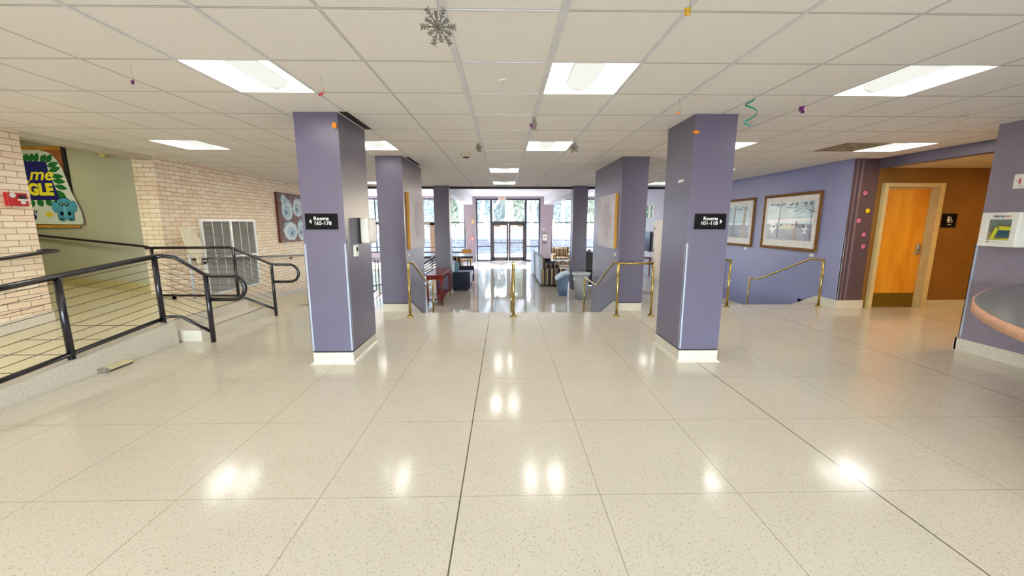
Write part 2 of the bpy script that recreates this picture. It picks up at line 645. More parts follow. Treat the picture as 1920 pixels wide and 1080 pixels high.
# landing steps on the left
t = thing('landing_steps', 'two pale terrazzo steps up to the landing beside the black railing', 'steps', (-3.95, 5.55, 0))
MB().box(-4.12, -3.82, 4.9, 6.32, 0.0, 0.138).build('step', [BASE], t)
MB().box(-4.18, -4.12, 4.84, 6.32, 0.0, 0.272).build('step', [BASE], t)
nb = MB()
for xx in (-3.85, -3.875): nb.box(xx - 0.004, xx + 0.004, 4.93, 6.3, 0.138, 0.1405)
for xx in (-4.14, -4.163): nb.box(xx - 0.004, xx + 0.004, 4.88, 6.3, 0.272, 0.2745)
nb.build('tread_strip', [WIRE], t)['label'] = 'dark grip lines along the step edges'

# ============================================================ CEILINGS
CX = lambda k: -0.306 + 0.609 * k
CY = lambda j: 2.821 + 0.648 * j
lights = {}
cols = [-7, -3, 1, 5, 9]
for j in (0, 4, -4, -8):
    for k in cols: lights[(k, j)] = 1
del lights[(9, 0)]
del lights[(-7, 0)]
lights[(-8, 0)] = 1
lights[(9, -4)] = 1
lights[(0, 8)] = 1
lights[(0, 12)] = 1
lights[(-6, 12)] = 1
lights[(7, 12)] = 1
lights[(-6, 8)] = 1
lights[(7, 8)] = 1
c = MB()
xs = [-5.6] + [CX(k) for k in range(-8, 11)] + [6.22]
ys = [-6.0] + [CY(j) for j in range(-13, 15)] + [YE]
for a in range(len(xs) - 1):
    for b in range(len(ys) - 1):
        k = a - 9
        j = b - 14
        if a > 0 and (a - 9, b - 14) in lights: continue
        x0, x1, y0, y1 = xs[a], xs[a + 1], ys[b], ys[b + 1]
        if y1 <= y0 + 1e-6 or x1 <= x0 + 1e-6: continue
        c.quad([(x0, y0, H), (x0, y1, H), (x1, y1, H), (x1, y0, H)])
struct('ceiling', c, CEIL)
cg = MB()
for k in (0, 1): cg.box(CX(k) - 0.02, CX(k) + 0.02, -6, YE - 0.02, H - 0.008, H - 0.0005)
for k in (-3, -2, 2, 3): cg.box(CX(k) - 0.012, CX(k) + 0.012, -6, YE - 0.02, H - 0.005, H - 0.0005)
for j in range(-10, 15):
    cg.box(CX(0), CX(1), CY(j) - 0.008, CY(j) + 0.008, H - 0.006, H - 0.001)
# no bars under the lamps of the middle strip
struct('trim_ceiling_rails', cg, mat('rail_white', (222, 220, 222), 0.5))
c = MB()
c.box(-8.2, 6.6, YE, 22.3, HL, HL + 0.1)
c.box(-8.2, 6.6, YE, YE + 0.02, H, HL)
struct('ceiling_lounge', c, mat('lounge_ceiling_white', (240, 238, 240), 0.7))
c = MB()
c.box(-10.0, 9.6, -6.3, YE + 0.05, HL, HL + 0.15)
struct('ceiling_sky_block', c, WHITE)  # unseen slab added on top to keep sky light out
c = MB()
c.box(-8.0, 5.8, YE - 0.03, YE + 0.02, H - 0.065, H + 0.01)
struct('trim_black_edge', c, BLACK)
# alcove and corridor ceilings
c = MB()
c.box(6.36, 9.2, 2.6, 6.7, 2.378, 2.42)
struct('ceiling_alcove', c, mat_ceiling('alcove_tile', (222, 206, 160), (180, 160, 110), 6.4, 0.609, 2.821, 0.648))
c = MB()
c.box(-9.499, -5.81, 4.901, 6.749, 2.80, 2.85)
struct('ceiling_corridor', c, BEIGE)
# soffit beams in the lounge
for n, (a, b) in enumerate(((-2.12, -1.72), (2.14, 2.54))):
    struct('trim_soffit_beam', box(a, b, YE + 0.03, YB, 2.43, HL), mat('soffit_white', (226, 222, 228), 0.6))

# ============================================================ WALLS
w = MB()
w.box(-5.8, -5.6, -6.0, 4.9, -0.1, HL)
w.box(-5.8, -5.6, 4.9, 6.659, 2.46, HL, 1)
struct('wall_left', w, [BRICK, BEIGE])
w = MB()
w.box(-5.93, -5.6, 6.66, YE, -1.0, HL)
struct('wall_left_rear', w, [BRICK])
w = MB()
w.box(-9.6, -5.93, 6.75, 6.9, 0.0, HL)
w.box(-9.6, -9.5, 4.7, 6.75, 0.0, HL)
w.box(-9.6, -5.8, 4.7, 4.9, 0.0, HL)
struct('wall_corridor', w, OLIVE)
w = MB()
w.prism([(-5.94, 0.30), (-9.4, 0.61), (-9.4, 0.76), (-5.94, 0.45)], 1, 6.73, 6.752)
struct('baseboard_corridor', w, OLIVEB)
w = MB()
w.prism([(1.75, 0.0), (4.8, 0.27), (4.9, 0.27), (4.9, 0.41), (4.8, 0.41), (1.75, 0.14)], 0, -5.605, -5.58)
w.box(-5.605, -5.58, -6, 1.75, 0, 0.14)
w.prism([(6.66, -0.01), (12.03, -0.58), (12.03, -0.44), (6.66, 0.13)], 0, -5.605, -5.58)
struct('baseboard_left', w, BASE)
w = MB()
w.box(-8.2, -8.0, YE, 22.2, -1, HL)
w.box(-8.0, -5.6, YE - 0.15, YE, -1, HL)
struct('wall_lounge_left', w, LAV)

w = MB()
w.box(5.8, 5.98, 6.9, YE, -1, HL)
w.quad([(5.8, 6.7, -1), (5.8, 6.9, -1), (5.8, 6.9, HL), (5.8, 6.7, HL)])
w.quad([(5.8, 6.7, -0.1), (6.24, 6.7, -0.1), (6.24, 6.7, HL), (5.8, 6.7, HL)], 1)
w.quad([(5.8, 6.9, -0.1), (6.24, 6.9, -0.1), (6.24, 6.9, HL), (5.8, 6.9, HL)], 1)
struct('wall_right', w, [PURPW, PURPD])
w = MB()
w.box(5.8, 5.98, YE, 22.2, -1, HL)
struct('wall_lounge_right', w, LAV)
w = MB()
w.box(5.90, 5.935, 6.665, 6.699, 0.14, H)
w.box(5.84, 5.865, 6.68, 6.699, 0.14, H)
struct('trim_column_rib', w, mat('plum_rib', (124, 104, 108), 0.4))
# alcove wall, door opening 6.39-7.27 x 2.06
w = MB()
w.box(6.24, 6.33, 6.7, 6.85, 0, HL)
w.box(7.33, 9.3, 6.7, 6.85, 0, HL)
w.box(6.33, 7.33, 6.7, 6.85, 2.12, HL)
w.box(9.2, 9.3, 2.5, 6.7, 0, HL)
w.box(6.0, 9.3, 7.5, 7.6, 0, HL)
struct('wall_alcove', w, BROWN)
w = MB()
w.box(6.22, 6.36, 4.411, 6.699, 2.372, HL)
struct('trim_header_beam', w, PURP)
w = MB()
w.box(5.35, 9.2, -6.0, 4.41, 0, HL)
struct('wall_near_right', w, mat('grey_violet_paint', (138, 128, 144), 0.35))
# back wall behind the camera, with unseen glazed bays put in for daylight
w = MB()
w.box(-5.8, -4.2, -6.2, -6.0, 0, HL)
w.box(4.2, 5.8, -6.2, -6.0, 0, HL)
w.box(-0.4, 0.4, -6.2, -6.0, 0, HL)
w.box(-4.2, 4.2, -6.2, -6.0, 2.4, HL)
struct('wall_behind', w, MAUVE)
for n, (a, b) in enumerate(((-4.2, -0.4), (0.4, 4.2))):
    fr = MB()
    for q in range(4):
        x = a + (b - a - 0.06) * q / 3
        fr.box(x, x + 0.06, -6.14, -6.06, 0, 2.4)
    fr.box(a, b, -6.14, -6.06, 0, 0.08)
    fr.box(a, b, -6.14, -6.06, 2.32, 2.4)
    o = struct('window_%d' % (5 + n), fr, DMULL)
    MB().box(a, b, -6.105, -6.095, 0.05, 2.35).build('pane', GLASS, o)

# bases on the right
w = MB()
w.box(5.325, 5.35, -6.0, 4.43, 0, 0.14)
w.box(5.325, 9.2, 4.41, 4.435, 0, 0.14)
struct('baseboard_near_right', w, BASE)
w = MB()
w.box(5.775, 6.26, 6.675, 6.7, 0, 0.14)
w.box(7.345, 9.2, 6.675, 6.7, 0, 0.14)
w.prism([(6.7, 0.0), (7.06, 0.0), (8.5, -0.64), (8.5, -0.50), (7.12, 0.14), (6.7, 0.14)], 0, 5.775, 5.8)
w.box(5.775, 5.8, 8.5, YE, ZL, ZL + 0.14)
struct('baseboard_right', w, BASE)

# window wall of the lounge
PX = (-1.55, 1.95)
w = MB()
w.prism([(-2.22, 2.9), (-1.55, 2.9), (-1.57, ZL), (-2.06, ZL)], 1, YB, YB + 0.2)
w.prism([(1.95, 2.9), (2.72, 2.9), (2.5, ZL), (1.97, ZL)], 1, YB, YB + 0.2)
w.box(PX[0], PX[1], YB, YB + 0.2, 2.76, HL)
w.box(-8.0, -2.1, YB, YB + 0.2, 2.76, HL)
w.box(2.6, 5.8, YB, YB + 0.2, 2.76, HL)
w.box(-8.0, -2.07, YB, YB + 0.2, ZL, -0.16)
w.box(2.5, 5.8, YB, YB + 0.2, ZL, -0.16)
struct('wall_back', w, MAUVE)

def window(n, x0, x1, z0, z1, vs_, hs, th=0.06):
    fr = MB()
    fr.box(x0, x1, YB + 0.05, YB + 0.13, z0, z0 + th)
    fr.box(x0, x1, YB + 0.05, YB + 0.13, z1 - th, z1)
    fr.box(x0, x0 + th, YB + 0.05, YB + 0.13, z0, z1)
    fr.box(x1 - th, x1, YB + 0.05, YB + 0.13, z0, z1)
    for x in vs_: fr.box(x - th / 2, x + th / 2, YB + 0.05, YB + 0.13, z0, z1)
    for z in hs: fr.box(x0, x1, YB + 0.055, YB + 0.125, z - 0.025, z + 0.025)
    o = struct('window_%d' % n, fr, DMULL)
    MB().box(x0 + 0.02, x1 - 0.02, YB + 0.085, YB + 0.09, z0 + 0.02, z1 - 0.02).build('pane', GLASS, o)
    return o
window(1, -8.0, -2.14, -0.16, 2.76, [-7.0, -5.3, -3.7], [1.48, 0.14])
window(2, 2.56, 5.8, -0.16, 2.76, [4.3], [1.48, 0.14])
window(3, PX[0], -0.70, ZL, 2.76, [], [1.48, 0.18], 0.08)
window(4, 1.14, PX[1], ZL, 2.76, [], [1.48, 0.18], 0.08)
o = MB()
o.box(-0.76, 1.20, YB + 0.05, YB + 0.13, 2.68, 2.76)
o.box(-0.76, -0.66, YB + 0.04, YB + 0.14, ZL, 2.76)
o.box(1.10, 1.20, YB + 0.04, YB + 0.14, ZL, 2.76)
o.box(-0.66, 1.10, YB + 0.04, YB + 0.14, 1.42, 1.54)
o = struct('window_7', o, DMULL)
MB().box(-0.66, 1.10, YB + 0.085, YB + 0.09, 1.54, 2.68).build('pane', GLASS, o)
# two glazed door leaves
for n, (a, b) in enumerate(((-0.66, 0.21), (0.23, 1.10))):
    fr = MB()
    fr.box(a, a + 0.09, YB + 0.06, YB + 0.12, ZL + 0.02, 1.42)
    fr.box(b - 0.09, b, YB + 0.06, YB + 0.12, ZL + 0.02, 1.42)
    fr.box(a, b, YB + 0.06, YB + 0.12, ZL + 0.02, ZL + 0.22)
    fr.box(a, b, YB + 0.06, YB + 0.12, 1.32, 1.42)
    o = struct('door_%d' % (1 + n), fr, BRONZE)
    MB().box(a + 0.08, b - 0.08, YB + 0.085, YB + 0.09, ZL + 0.2, 1.34).build('pane', GLASS, o)
    MB().tube([(a + 0.06, YB + 0.02, 0.38), (b - 0.06, YB + 0.02, 0.38)], 0.025, 8).build('push_bar', BRONZE, o)
    MB().box(a + (0.1 if n == 0 else 0.5), a + (0.37 if n == 0 else 0.77), YB - 0.02, YB + 0.06, 1.24, 1.33).build('door_closer', mat('closer_beige', (190, 176, 150), 0.5), o)

# ============================================================ COLUMNS
def pillar(label, x0, x1, y0, y1, zb, zt, m=PURP, guard=None, base_out=0.012):
    t = thing('pillar', label, 'pillar', ((x0 + x1) / 2, (y0 + y1) / 2, zb))
    MB().box(x0, x1, y0, y1, zb + 0.142, zt).build('shaft', m, t)
    MB().box(x0 + 0.006, x1 - 0.006, y0 + 0.006, y1 - 0.006, zb + 0.125, zb + 0.142).build('shadow_gap', BLACK, t)
    b = MB()
    prof = [(0.0, 0.125), (0.0, 0.03), (0.008, 0.014), (0.03, 0.0)]
    e0 = base_out * 0
    for (o0, z0), (o1, z1) in zip(prof, prof[1:]):
        A = [(x0 - o0, y0 - o0), (x1 + o0, y0 - o0), (x1 + o0, y1 + o0), (x0 - o0, y1 + o0)]
        B = [(x0 - o1, y0 - o1), (x1 + o1, y0 - o1), (x1 + o1, y1 + o1), (x0 - o1, y1 + o1)]
        for i in range(4):
            j = (i + 1) % 4
            b.quad([(*A[i], zb + z0), (*B[i], zb + z1), (*B[j], zb + z1), (*A[j], zb + z0)])
    b.quad([(x0, y0, zb + 0.125), (x1, y0, zb + 0.125), (x1, y1, zb + 0.125), (x0, y1, zb + 0.125)])
    b.build('cove_base', BASE, t)
    if guard:
        for gx, gy in guard:
            g = MB()
            sx = 1 if gx == x0 else -1
            sy = 1 if gy == y0 else -1
            g.box(gx - sx * 0.004, gx + sx * 0.018, gy - sy * 0.004, gy, zb + 0.15, 1.27)
            g.box(gx - sx * 0.004, gx, gy - sy * 0.004, gy + sy * 0.018, zb + 0.15, 1.27)
            g.build('corner_guard', mat('translucent_guard', (176, 180, 200), 0.25), t)
    return t
pillar('grey purple pillar with the Rooms 165-178 sign and a towel dispenser', -2.02, -1.6, 4.05, 4.8, 0, H, guard=[(-2.02, 4.05), (-1.6, 4.05)])
pillar('grey purple pillar with the Rooms 101-118 sign', 1.865, 2.285, 4.05, 4.7, 0, H, guard=[(1.865, 4.05)])
def pillar_low(label, x0, x1, y0, y1, side):
    """rear pillars: stand on the lobby floor edge, side wall runs down the stairs"""
    t = thing('pillar', label, 'pillar', ((x0 + x1) / 2, y0, 0))
    s = MB().box(x0, x1, y0, y1, 0.145, H)
    s.box(x0 + 0.002, x1 - 0.002, y0 + 0.12, y1, ZL, 0.145)
    s.build('shaft', PURP, t)
    MB().box(x0 + 0.005, x1 - 0.005, y0 + 0.005, y0 + 0.12, 0.128, 0.145).build('shadow_gap', BLACK, t)
    b = MB().box(x0, x1, y0, y0 + 0.12, 0, 0.128)
    xi = x1 if side > 0 else x0
    b.prism([(y0, 0.0), (y0, 0.135), (y0 + 0.18, 0.135), (y0 + 1.5, -0.45), (y0 + 1.5, -0.6)], 0, xi, xi + side * 0.006)
    b.build('cove_base', BASE, t)
    MB().prism([(y0 + 0.12, 0.150), (y0 + 0.19, 0.150), (y0 + 1.5, -0.435), (y0 + 1.5, -0.455), (y0 + 0.18, 0.13)], 0, xi, xi + side * 0.009).build('black_strip', BLACK, t)
    return t
pillar_low('left rear grey purple pillar carrying a flower canvas, at the stair top', -2.05, -1.63, 6.57, 8.05, 1)
pillar_low('right rear grey purple pillar carrying a flower canvas, at the stair top', 1.9, 2.33, 6.57, 8.5, -1)
pillar('slim dark purple pillar in the lounge behind the red console table', -2.04, -1.6, 11.72, 12.14, ZL, H)
pillar('slim dark purple pillar in the lounge behind the two bins', 2.0, 2.42, 11.72, 12.14, ZL, H)

# ============================================================ CEILING LIGHTS
def troffer():
    t = thing('ceiling_light', 'x', 'ceiling light', (0, 0, H))
    x0, x1, y0, y1 = 0.0, 0.609, 0.0, 0.648
    b = MB()
    b.box(x0, x1, y0, y1, H + 0.085, H + 0.09)
    for a in ((x0, x0 + 0.006, y0, y1), (x1 - 0.006, x1, y0, y1), (x0, x1, y0, y0 + 0.006), (x0, x1, y1 - 0.006, y1)):
        b.box(*a, H - 0.003, H + 0.085)
    b.build('housing', WHITE, t)
    p = MB()
    # two sloped side panels that glow, shaped as a shallow pan
    prof = [(0.008, 0.012), (0.06, 0.05), (0.2, 0.07)]
    for s in (0, 1):
        pts = [(u if s == 0 else 0.609 - u, z) for u, z in prof]
        for (u0, z0), (u1, z1) in zip(pts, pts[1:]):
            p.quad([(u0, 0.008, H + z0), (u1, 0.008, H + z1), (u1, 0.64, H + z1), (u0, 0.64, H + z0)], smooth=True)
    p.build('diffuser', LENS, t)
    k = MB()
    n = 10
    arc = [(0.3045 + 0.105 * math.cos(math.pi * (1 + i / n)), 0.07 + 0.055 * math.sin(math.pi * (1 + i / n))) for i in range(n + 1)]
    for (u0, z0), (u1, z1) in zip(arc, arc[1:]):
        k.quad([(u0, 0.05, H + z0), (u0, 0.60, H + z0), (u1, 0.60, H + z1), (u1, 0.05, H + z1)], smooth=True)
    k.build('lamp_basket', LENS2, t)
    e = MB()
    for u in (0.194, 0.411): e.box(u - 0.001, u + 0.005, 0.01, 0.638, H + 0.064, H + 0.069)
    for y in (0.046, 0.600):
        e.prism([(u, H + z) for u, z in arc], 1, y, y + 0.005)
    e.build('end_plate', SEAM, t)
    return t
LL = {(-3, 0): 'large bright ceiling light left of centre, nearest front row',
      (1, 0): 'ceiling light with a visible lamp basket, right of the middle strip in the front row',
      (5, 0): 'bright ceiling light at upper right near the front right pillar',
      (-8, 0): 'ceiling light cut by the left picture edge',
      (-7, 4): 'ceiling light over the brick wall side behind the welcome banner corridor',
      (-3, 4): 'ceiling light half hidden behind the Rooms 165-178 pillar',
      (1, 4): 'ceiling light in the second row just right of the two white ceiling rails',
      (5, 4): 'ceiling light just right of the Rooms 101-118 pillar top',
      (9, 4): 'bright ceiling light beside the air vent near the alcove',
      (0, 8): 'ceiling light between the white rails, third row',
      (0, 12): 'ceiling light between the white rails, last one before the black edge',
      (-6, 12): 'far ceiling light seen left of the left rear pillar',
      (7, 12): 'far ceiling light seen right of the right rear pillar',
      (-6, 8): 'ceiling light hidden behind the front left pillar',
      (7, 8): 'ceiling light hidden behind the front right pillar'}
proto = troffer()
first = True
for (k, j) in sorted(lights, key=lambda q: (-q[1], q[0])):
    lab = LL.get((k, j), 'recessed ceiling light behind the camera position')
    if first:
        o = proto
        o.location = (CX(k), CY(j), H)
        o['label'] = lab
        o['group'] = 'square recessed ceiling lights'
        first = False
    else:
        dup(proto, (CX(k), CY(j), H), lab, 'square recessed ceiling lights')

# warm downlights of the alcove (behind the header beam)
pr = None
for q, (x, y) in enumerate(((7.2, 4.75), (8.4, 4.75))):
    if pr is None:
        pr = thing('downlight', 'warm round downlight in the alcove ceiling', 'ceiling light', (x, y, 2.375), 'alcove downlights')
        MB().lathe((x, y, 2.355), [(0.09, 0.0), (0.1, 0.019)], 24).build('trim_ring', WHITE, pr)
        MB().lathe((x, y, 2.351), [(0.075, 0.0), (0.075, 0.003)], 24).build('lens', WARM, pr)
    else: dup(pr, (x, y, 2.375), 'warm round downlight in the alcove ceiling', 'alcove downlights')

t = thing('corridor_fill_light', 'square fill light added out of view in the left corridor', 'ceiling light', (-7.2, 5.5, 2.80))  # panel added out of view to brighten the corridor
MB().box(-7.5, -6.9, 5.2, 5.8, 2.78, 2.80).build('housing', WHITE, t)
MB().box(-7.47, -6.93, 5.23, 5.77, 2.776, 2.781).build('lens', mat_emit('corridor_fill_lens', (255, 250, 214), 9), t)

# small round white ceiling plates, sensors, vents
def disc(x, y, r, label, z=H, m=WPLA, cat='ceiling plate', h=0.012, grp=None):
    o = MB().lathe((x, y, z - h), [(r * 0.9, 0.0), (r, h * 0.4), (r, h)], 24).build('ceiling_plate', m, None, (x, y, z))
    return tag(o, label, cat, grp)
disc(-0.008, 3.16, 0.035, 'small round white ceiling plate between the white rails, nearest')
disc(-0.018, 5.74, 0.035, 'small round white ceiling plate between the rails beside the second row light')
disc(-0.026, 7.62, 0.035, 'small round white ceiling plate just before the third row light')
disc(-3.62, 5.66, 0.05, 'flat ceiling plate near the brick wall', m=CEIL)
disc(4.22, 5.70, 0.05, 'flat ceiling plate left of the air vent', m=CEIL)
t = thing('smoke_detector', 'beige smoke detector with dark ring left of the white ceiling rails', 'smoke detector', (-0.59, 6.36, H))
MB().lathe((-0.59, 6.36, H - 0.05), [(0.05, 0.0), (0.075, 0.02), (0.078, 0.05)], 24).build('housing', mat('beige_plastic', (200, 188, 164), 0.5), t)
MB().lathe((-0.59, 6.36, H - 0.066), [(0.02, 0.0), (0.052, 0.006), (0.05, 0.016)], 24).build('sensor_ring', BLACK, t)
# square four way air vent
t = thing('air_vent', 'square louvred ceiling air vent beside a ceiling light near the alcove', 'air vent', (4.86, 5.73, H))
v = MB()
for q in range(5):
    a = 0.29 - q * 0.055
    z = H - 0.004 - 0.004 * (q % 2)
    for s in (-1, 1):
        v.box(4.86 - a, 4.86 + a, 5.73 + s * a - 0.014, 5.73 + s * a + 0.014, z - 0.004, z)
        v.box(4.86 + s * a - 0.014, 4.86 + s * a + 0.014, 5.73 - a, 5.73 + a, z - 0.004, z)
v.build('louvre', mat('vent_beige', (190, 172, 136), 0.5), t)
MB().box(4.57, 5.15, 5.44, 6.02, H - 0.003, H - 0.001).build('backing', mat('vent_dark', (96, 78, 54), 0.8), t)
# slot diffuser beside front-left pillar
for lab, a in (('narrow black slot diffuser in the ceiling beside the Rooms 165-178 pillar', (-1.575, -1.50, 4.03, 4.75)),
               ('narrow black slot diffuser beside the left rear pillar', (-1.60, -1.54, 6.7, 7.6))):
    o = MB().box(a[0], a[1], a[2], a[3], H - 0.006, H - 0.001)
    tag(o.build('slot_diffuser', mat('slot_dark', (46, 34, 30), 0.7), None, ((a[0] + a[1]) / 2, (a[2] + a[3]) / 2, H)), lab, 'air vent')

# ============================================================ BLACK CABLE RAILINGS (left)
def arc(c, r, a0, a1, n, plane):
    out = []
    for i in range(n + 1):
        a = R(a0 + (a1 - a0) * i / n)
        u, v = r * math.cos(a), r * math.sin(a)
        out.append((c[0] + u, c[1], c[2] + v) if plane == 'xz' else (c[0], c[1] + u, c[2] + v))
    return out
rz = lambda y: 0.27 + 0.0885 * (min(y, 4.8) - 4.8)
t = thing('cable_railing', 'black tube railing with steel cables along the near ramp, looped end at the steps', 'railing', (-4.1, 4.75, 0.27))
XR = -4.11
MB().tube([(XR, 0.9, rz(0.9) + 0.81), (XR, 4.72, 1.085)], 0.028, 14).build('top_rail', RAILB, t)
MB().tube([(XR, 4.72, 1.085), (XR + 0.04, 4.8, 1.088), (XR + 0.12, 4.86, 1.07), (-3.66, 4.87, 0.855), (-3.58, 4.87, 0.836)] +
          [(-3.36, 4.87, 0.836)] + arc((-3.34, 4.87, 0.69), 0.146, 90, -90, 10, 'xz') + [(-3.63, 4.87, 0.544)], 0.025, 14).build('looped_handrail', RAILB, t)
for y in (1.6, 2.65, 3.68, 4.72):
    zz = rz(y) + 0.02
    p = MB().tube([(XR, y, zz), (XR, y, zz + 0.8)], 0.029, 14).build('post', RAILB, t)
    MB().lathe((XR, y, zz), [(0.036, 0), (0.036, 0.006), (0.026, 0.012)], 16).build('post_collar', STEEL, p)
MB().tube([(-3.655, 4.87, 0.0), (-3.655, 4.87, 0.84)], 0.028, 14).build('post', RAILB, t)
MB().tube([(XR, 1.6, rz(1.6) + 0.09), (XR, 4.72, rz(4.72) + 0.075)], 0.023, 12).build('bottom_rail', RAILB, t)
MB().tube([(XR, 4.72, 0.345), (XR + 0.05, 4.78, 0.352), (XR + 0.12, 4.85, 0.33), (-3.66, 4.87, 0.125)], 0.019, 12).build('bottom_rail', RAILB, t)
for i in range(8):
    fz = 0.10 + 0.083 * (i + 1)
    MB().tube([(XR, 1.6, rz(1.6) + fz), (XR, 4.72, rz(4.72) + fz)], 0.003, 6).build('cable', WIRE, t)
    MB().tube([(XR, 4.74, 0.28 + fz - 0.02), (-3.655, 4.87, 0.04 + fz - 0.02)], 0.003, 6).build('cable', WIRE, t)

t = thing('cable_railing', 'black tube railing with steel cables across the far side of the landing', 'railing', (-4.25, 6.29, 0.27))
Y2 = 6.29
MB().tube([(-5.59, Y2, 1.09), (-4.30, Y2, 1.095), (-4.24, Y2, 1.085), (-3.70, Y2, 0.845), (-3.62, Y2, 0.828), (-3.40, Y2, 0.828)] +
          arc((-3.40, Y2, 0.691), 0.137, 90, -90, 10, 'xz') + [(-3.66, Y2, 0.554)], 0.021, 14).build('top_rail', RAILB, t)
for x, z0, z1 in ((-5.50, 0.27, 1.08), (-4.24, 0.27, 1.08), (-3.675, 0.0, 0.83)):
    MB().tube([(x, Y2, z0), (x, Y2, z1)], 0.023, 14).build('post', RAILB, t)
MB().tube([(-5.50, Y2, 0.34), (-4.22, Y2, 0.33), (-3.675, Y2, 0.105)], 0.019, 12).build('bottom_rail', RAILB, t)
for i in range(8):
    fz = 0.083 * (i + 1)
    MB().tube([(-5.50, Y2, 0.34 + fz), (-4.24, Y2, 0.34 + fz), (-3.675, Y2, 0.10 + fz)], 0.003, 6).build('cable', WIRE, t)

def wall_rail(label, pts, brackets, out, end=None):
    t = thing('wall_handrail', label, 'handrail', pts[0])
    MB().tube(pts, 0.02, 12).build('rail', RAILB, t)
    for (x, y, z) in brackets:
        b = MB()
        b.tube([(x, y, z - 0.018), (x, y, z - 0.06), (x + out[0] * 0.05, y + out[1] * 0.05, z - 0.075)], 0.007, 8)
        b.lathe((x + out[0] * 0.045, y + out[1] * 0.045, z - 0.10), [(0.012, 0), (0.028, 0.012), (0.028, 0.038), (0.012, 0.05)], 14)
        b.build('bracket', RAILB, t)
    return t
wall_rail('black wall handrail of the near ramp, returning to the cream brick', [(-5.53, 1.5, rz(1.5) + 0.86), (-5.53, 4.95, 1.13), (-5.54, 5.03, 1.135), (-5.59, 4.97, 1.145), (-5.61, 4.86, 1.14)], [(-5.53, 4.35, 1.07), (-5.53, 2.6, 0.9)], (-1, 0))
wall_rail('black wall handrail on the grey green corridor wall under the banner', [(-9.3, 6.69, 1.44), (-7.4, 6.69, 1.245), (-5.92, 6.66, 1.09), (-5.86, 6.64, 1.085)], [(-5.9, 6.66, 1.085), (-7.9, 6.69, 1.295)], (0, 1))
wall_rail('thin black wall handrail in front of the grey grille on the brick wall', [(-5.58, 7.18, 0.825), (-5.52, 7.14, 0.83), (-5.52, 7.3, 0.825), (-5.52, 11.6, 0.56)], [(-5.52, 7.45, 0.815), (-5.52, 10.4, 0.635)], (-1, 0))

# guard rail of the ramp down to the lounge
t = thing('ramp_guard', 'black guard rail with pickets beside the lower ramp, seen between the left pillars', 'railing', (-4.0, 9.5, -0.3))
gz = lambda y: max(ZL, -0.64 * (y - 6.6) / 6.0)
MB().tube([(-4.0, 8.6, gz(8.6) + 0.95), (-4.0, 13.2, ZL + 0.95)], 0.022, 10).build('top_rail', RAILB, t)
MB().tube([(-4.0, 8.6, gz(8.6) + 0.1), (-4.0, 13.2, ZL + 0.1)], 0.018, 10).build('bottom_rail', RAILB, t)
for q in range(16):
    y = 8.6 + q * 0.305
    MB().tube([(-4.0, y, gz(y)), (-4.0, y, gz(y) + 0.95)], 0.014, 8).build('picket', RAILB, t)
t = thing('stair_guard', 'black rail with slanted bars seen between left rear pillar and lounge pillar', 'railing', (-3.2, 14.4, ZL))
a, b = (-3.35, 14.5, -0.22), (-2.0, 14.5, 0.62)
MB().tube([a, b], 0.03, 8).build('top_rail', mat('sunlit_grey_rail', (196, 196, 204), 0.3), t)  # sunlight on the black rail is put into this grey
for q in range(1, 6):
    MB().tube([(a[0], a[1], a[2] - 0.1 * q + 0.05), (b[0], b[1], b[2] - 0.1 * q + 0.05)], 0.02, 8).build('slanted_bar', RAILB, t)
for x in (-3.35, -2.0): MB().tube([(x, 14.5, ZL), (x, 14.5, -0.2 if x < -3 else 0.64)], 0.03, 8).build('post', RAILB, t)

# ============================================================ BRASS RAILINGS
def brass(label, pts, posts, grp='brass handrails at the stair tops', extra=None):
    t = thing('brass_railing', label, 'railing', posts[0][:3], grp)
    MB().tube(pts, 0.0185, 14).build('rail', BRASS, t)
    for (x, y, z0, z1) in posts:
        p = MB().tube([(x, y, z0), (x, y, z1)], 0.0195, 14).build('post', BRASS, t)
        MB().lathe((x, y, z0), [(0.052, 0), (0.052, 0.012), (0.04, 0.02), (0.024, 0.03)], 20).build('floor_flange', BRASS, p)
    if extra:
        for e in extra: MB().tube(e, 0.009, 8).build('wall_bracket', BRASS, t)
    return t
YP = 6.17
brass('brass stair rail left of the steps, beside the left rear pillar',
      [(-1.5, YP, 0.845), (-1.5, YP + 0.27, 0.845), (-1.5, 7.8, 0.255), (-1.5, 8.2, 0.255)], [(-1.5, YP, 0, 0.845), (-1.5, 8.2, ZL, 0.255)],
      extra=[[(-1.5, 7.95, 0.235), (-1.56, 7.95, 0.22), (-1.63, 7.95, 0.22)]])
brass('single brass post and stair rail in the middle of the wide stairs',
      [(0.14, YP - 0.02, 0.845), (0.14, YP + 0.27, 0.845), (0.14, 7.8, 0.255), (0.14, 8.2, 0.255)], [(0.14, YP - 0.02, 0, 0.845), (0.14, 8.2, ZL, 0.255)])
brass('brass stair rail with a level guard crossing in front of the right rear pillar',
      [(2.345, YP, 0.845), (1.79, YP, 0.845), (1.79, YP + 0.27, 0.845), (1.79, 7.6, 0.27), (1.79, 8.75, 0.27)], [(1.79, YP, 0, 0.845), (2.345, YP, 0, 0.845), (1.79, 8.75, ZL, 0.27)],
      extra=[[(1.79, 8.4, 0.25), (1.84, 8.4, 0.24), (1.9, 8.4, 0.24)]])
brass('brass stair rail just right of the Rooms 101-118 pillar',
      [(3.93, 6.8, 0.83), (3.93, 7.1, 0.83), (3.93, 8.55, 0.245), (3.93, 8.85, 0.245)], [(3.93, 6.8, 0, 0.83), (3.93, 8.85, ZL, 0.245)])
brass('brass stair rail along the blue purple picture wall',
      [(5.59, 6.82, 0.83), (5.59, 7.11, 0.83), (5.59, 8.55, 0.245), (5.59, 8.85, 0.245)], [(5.59, 6.82, 0, 0.83), (5.59, 8.85, ZL, 0.245)])

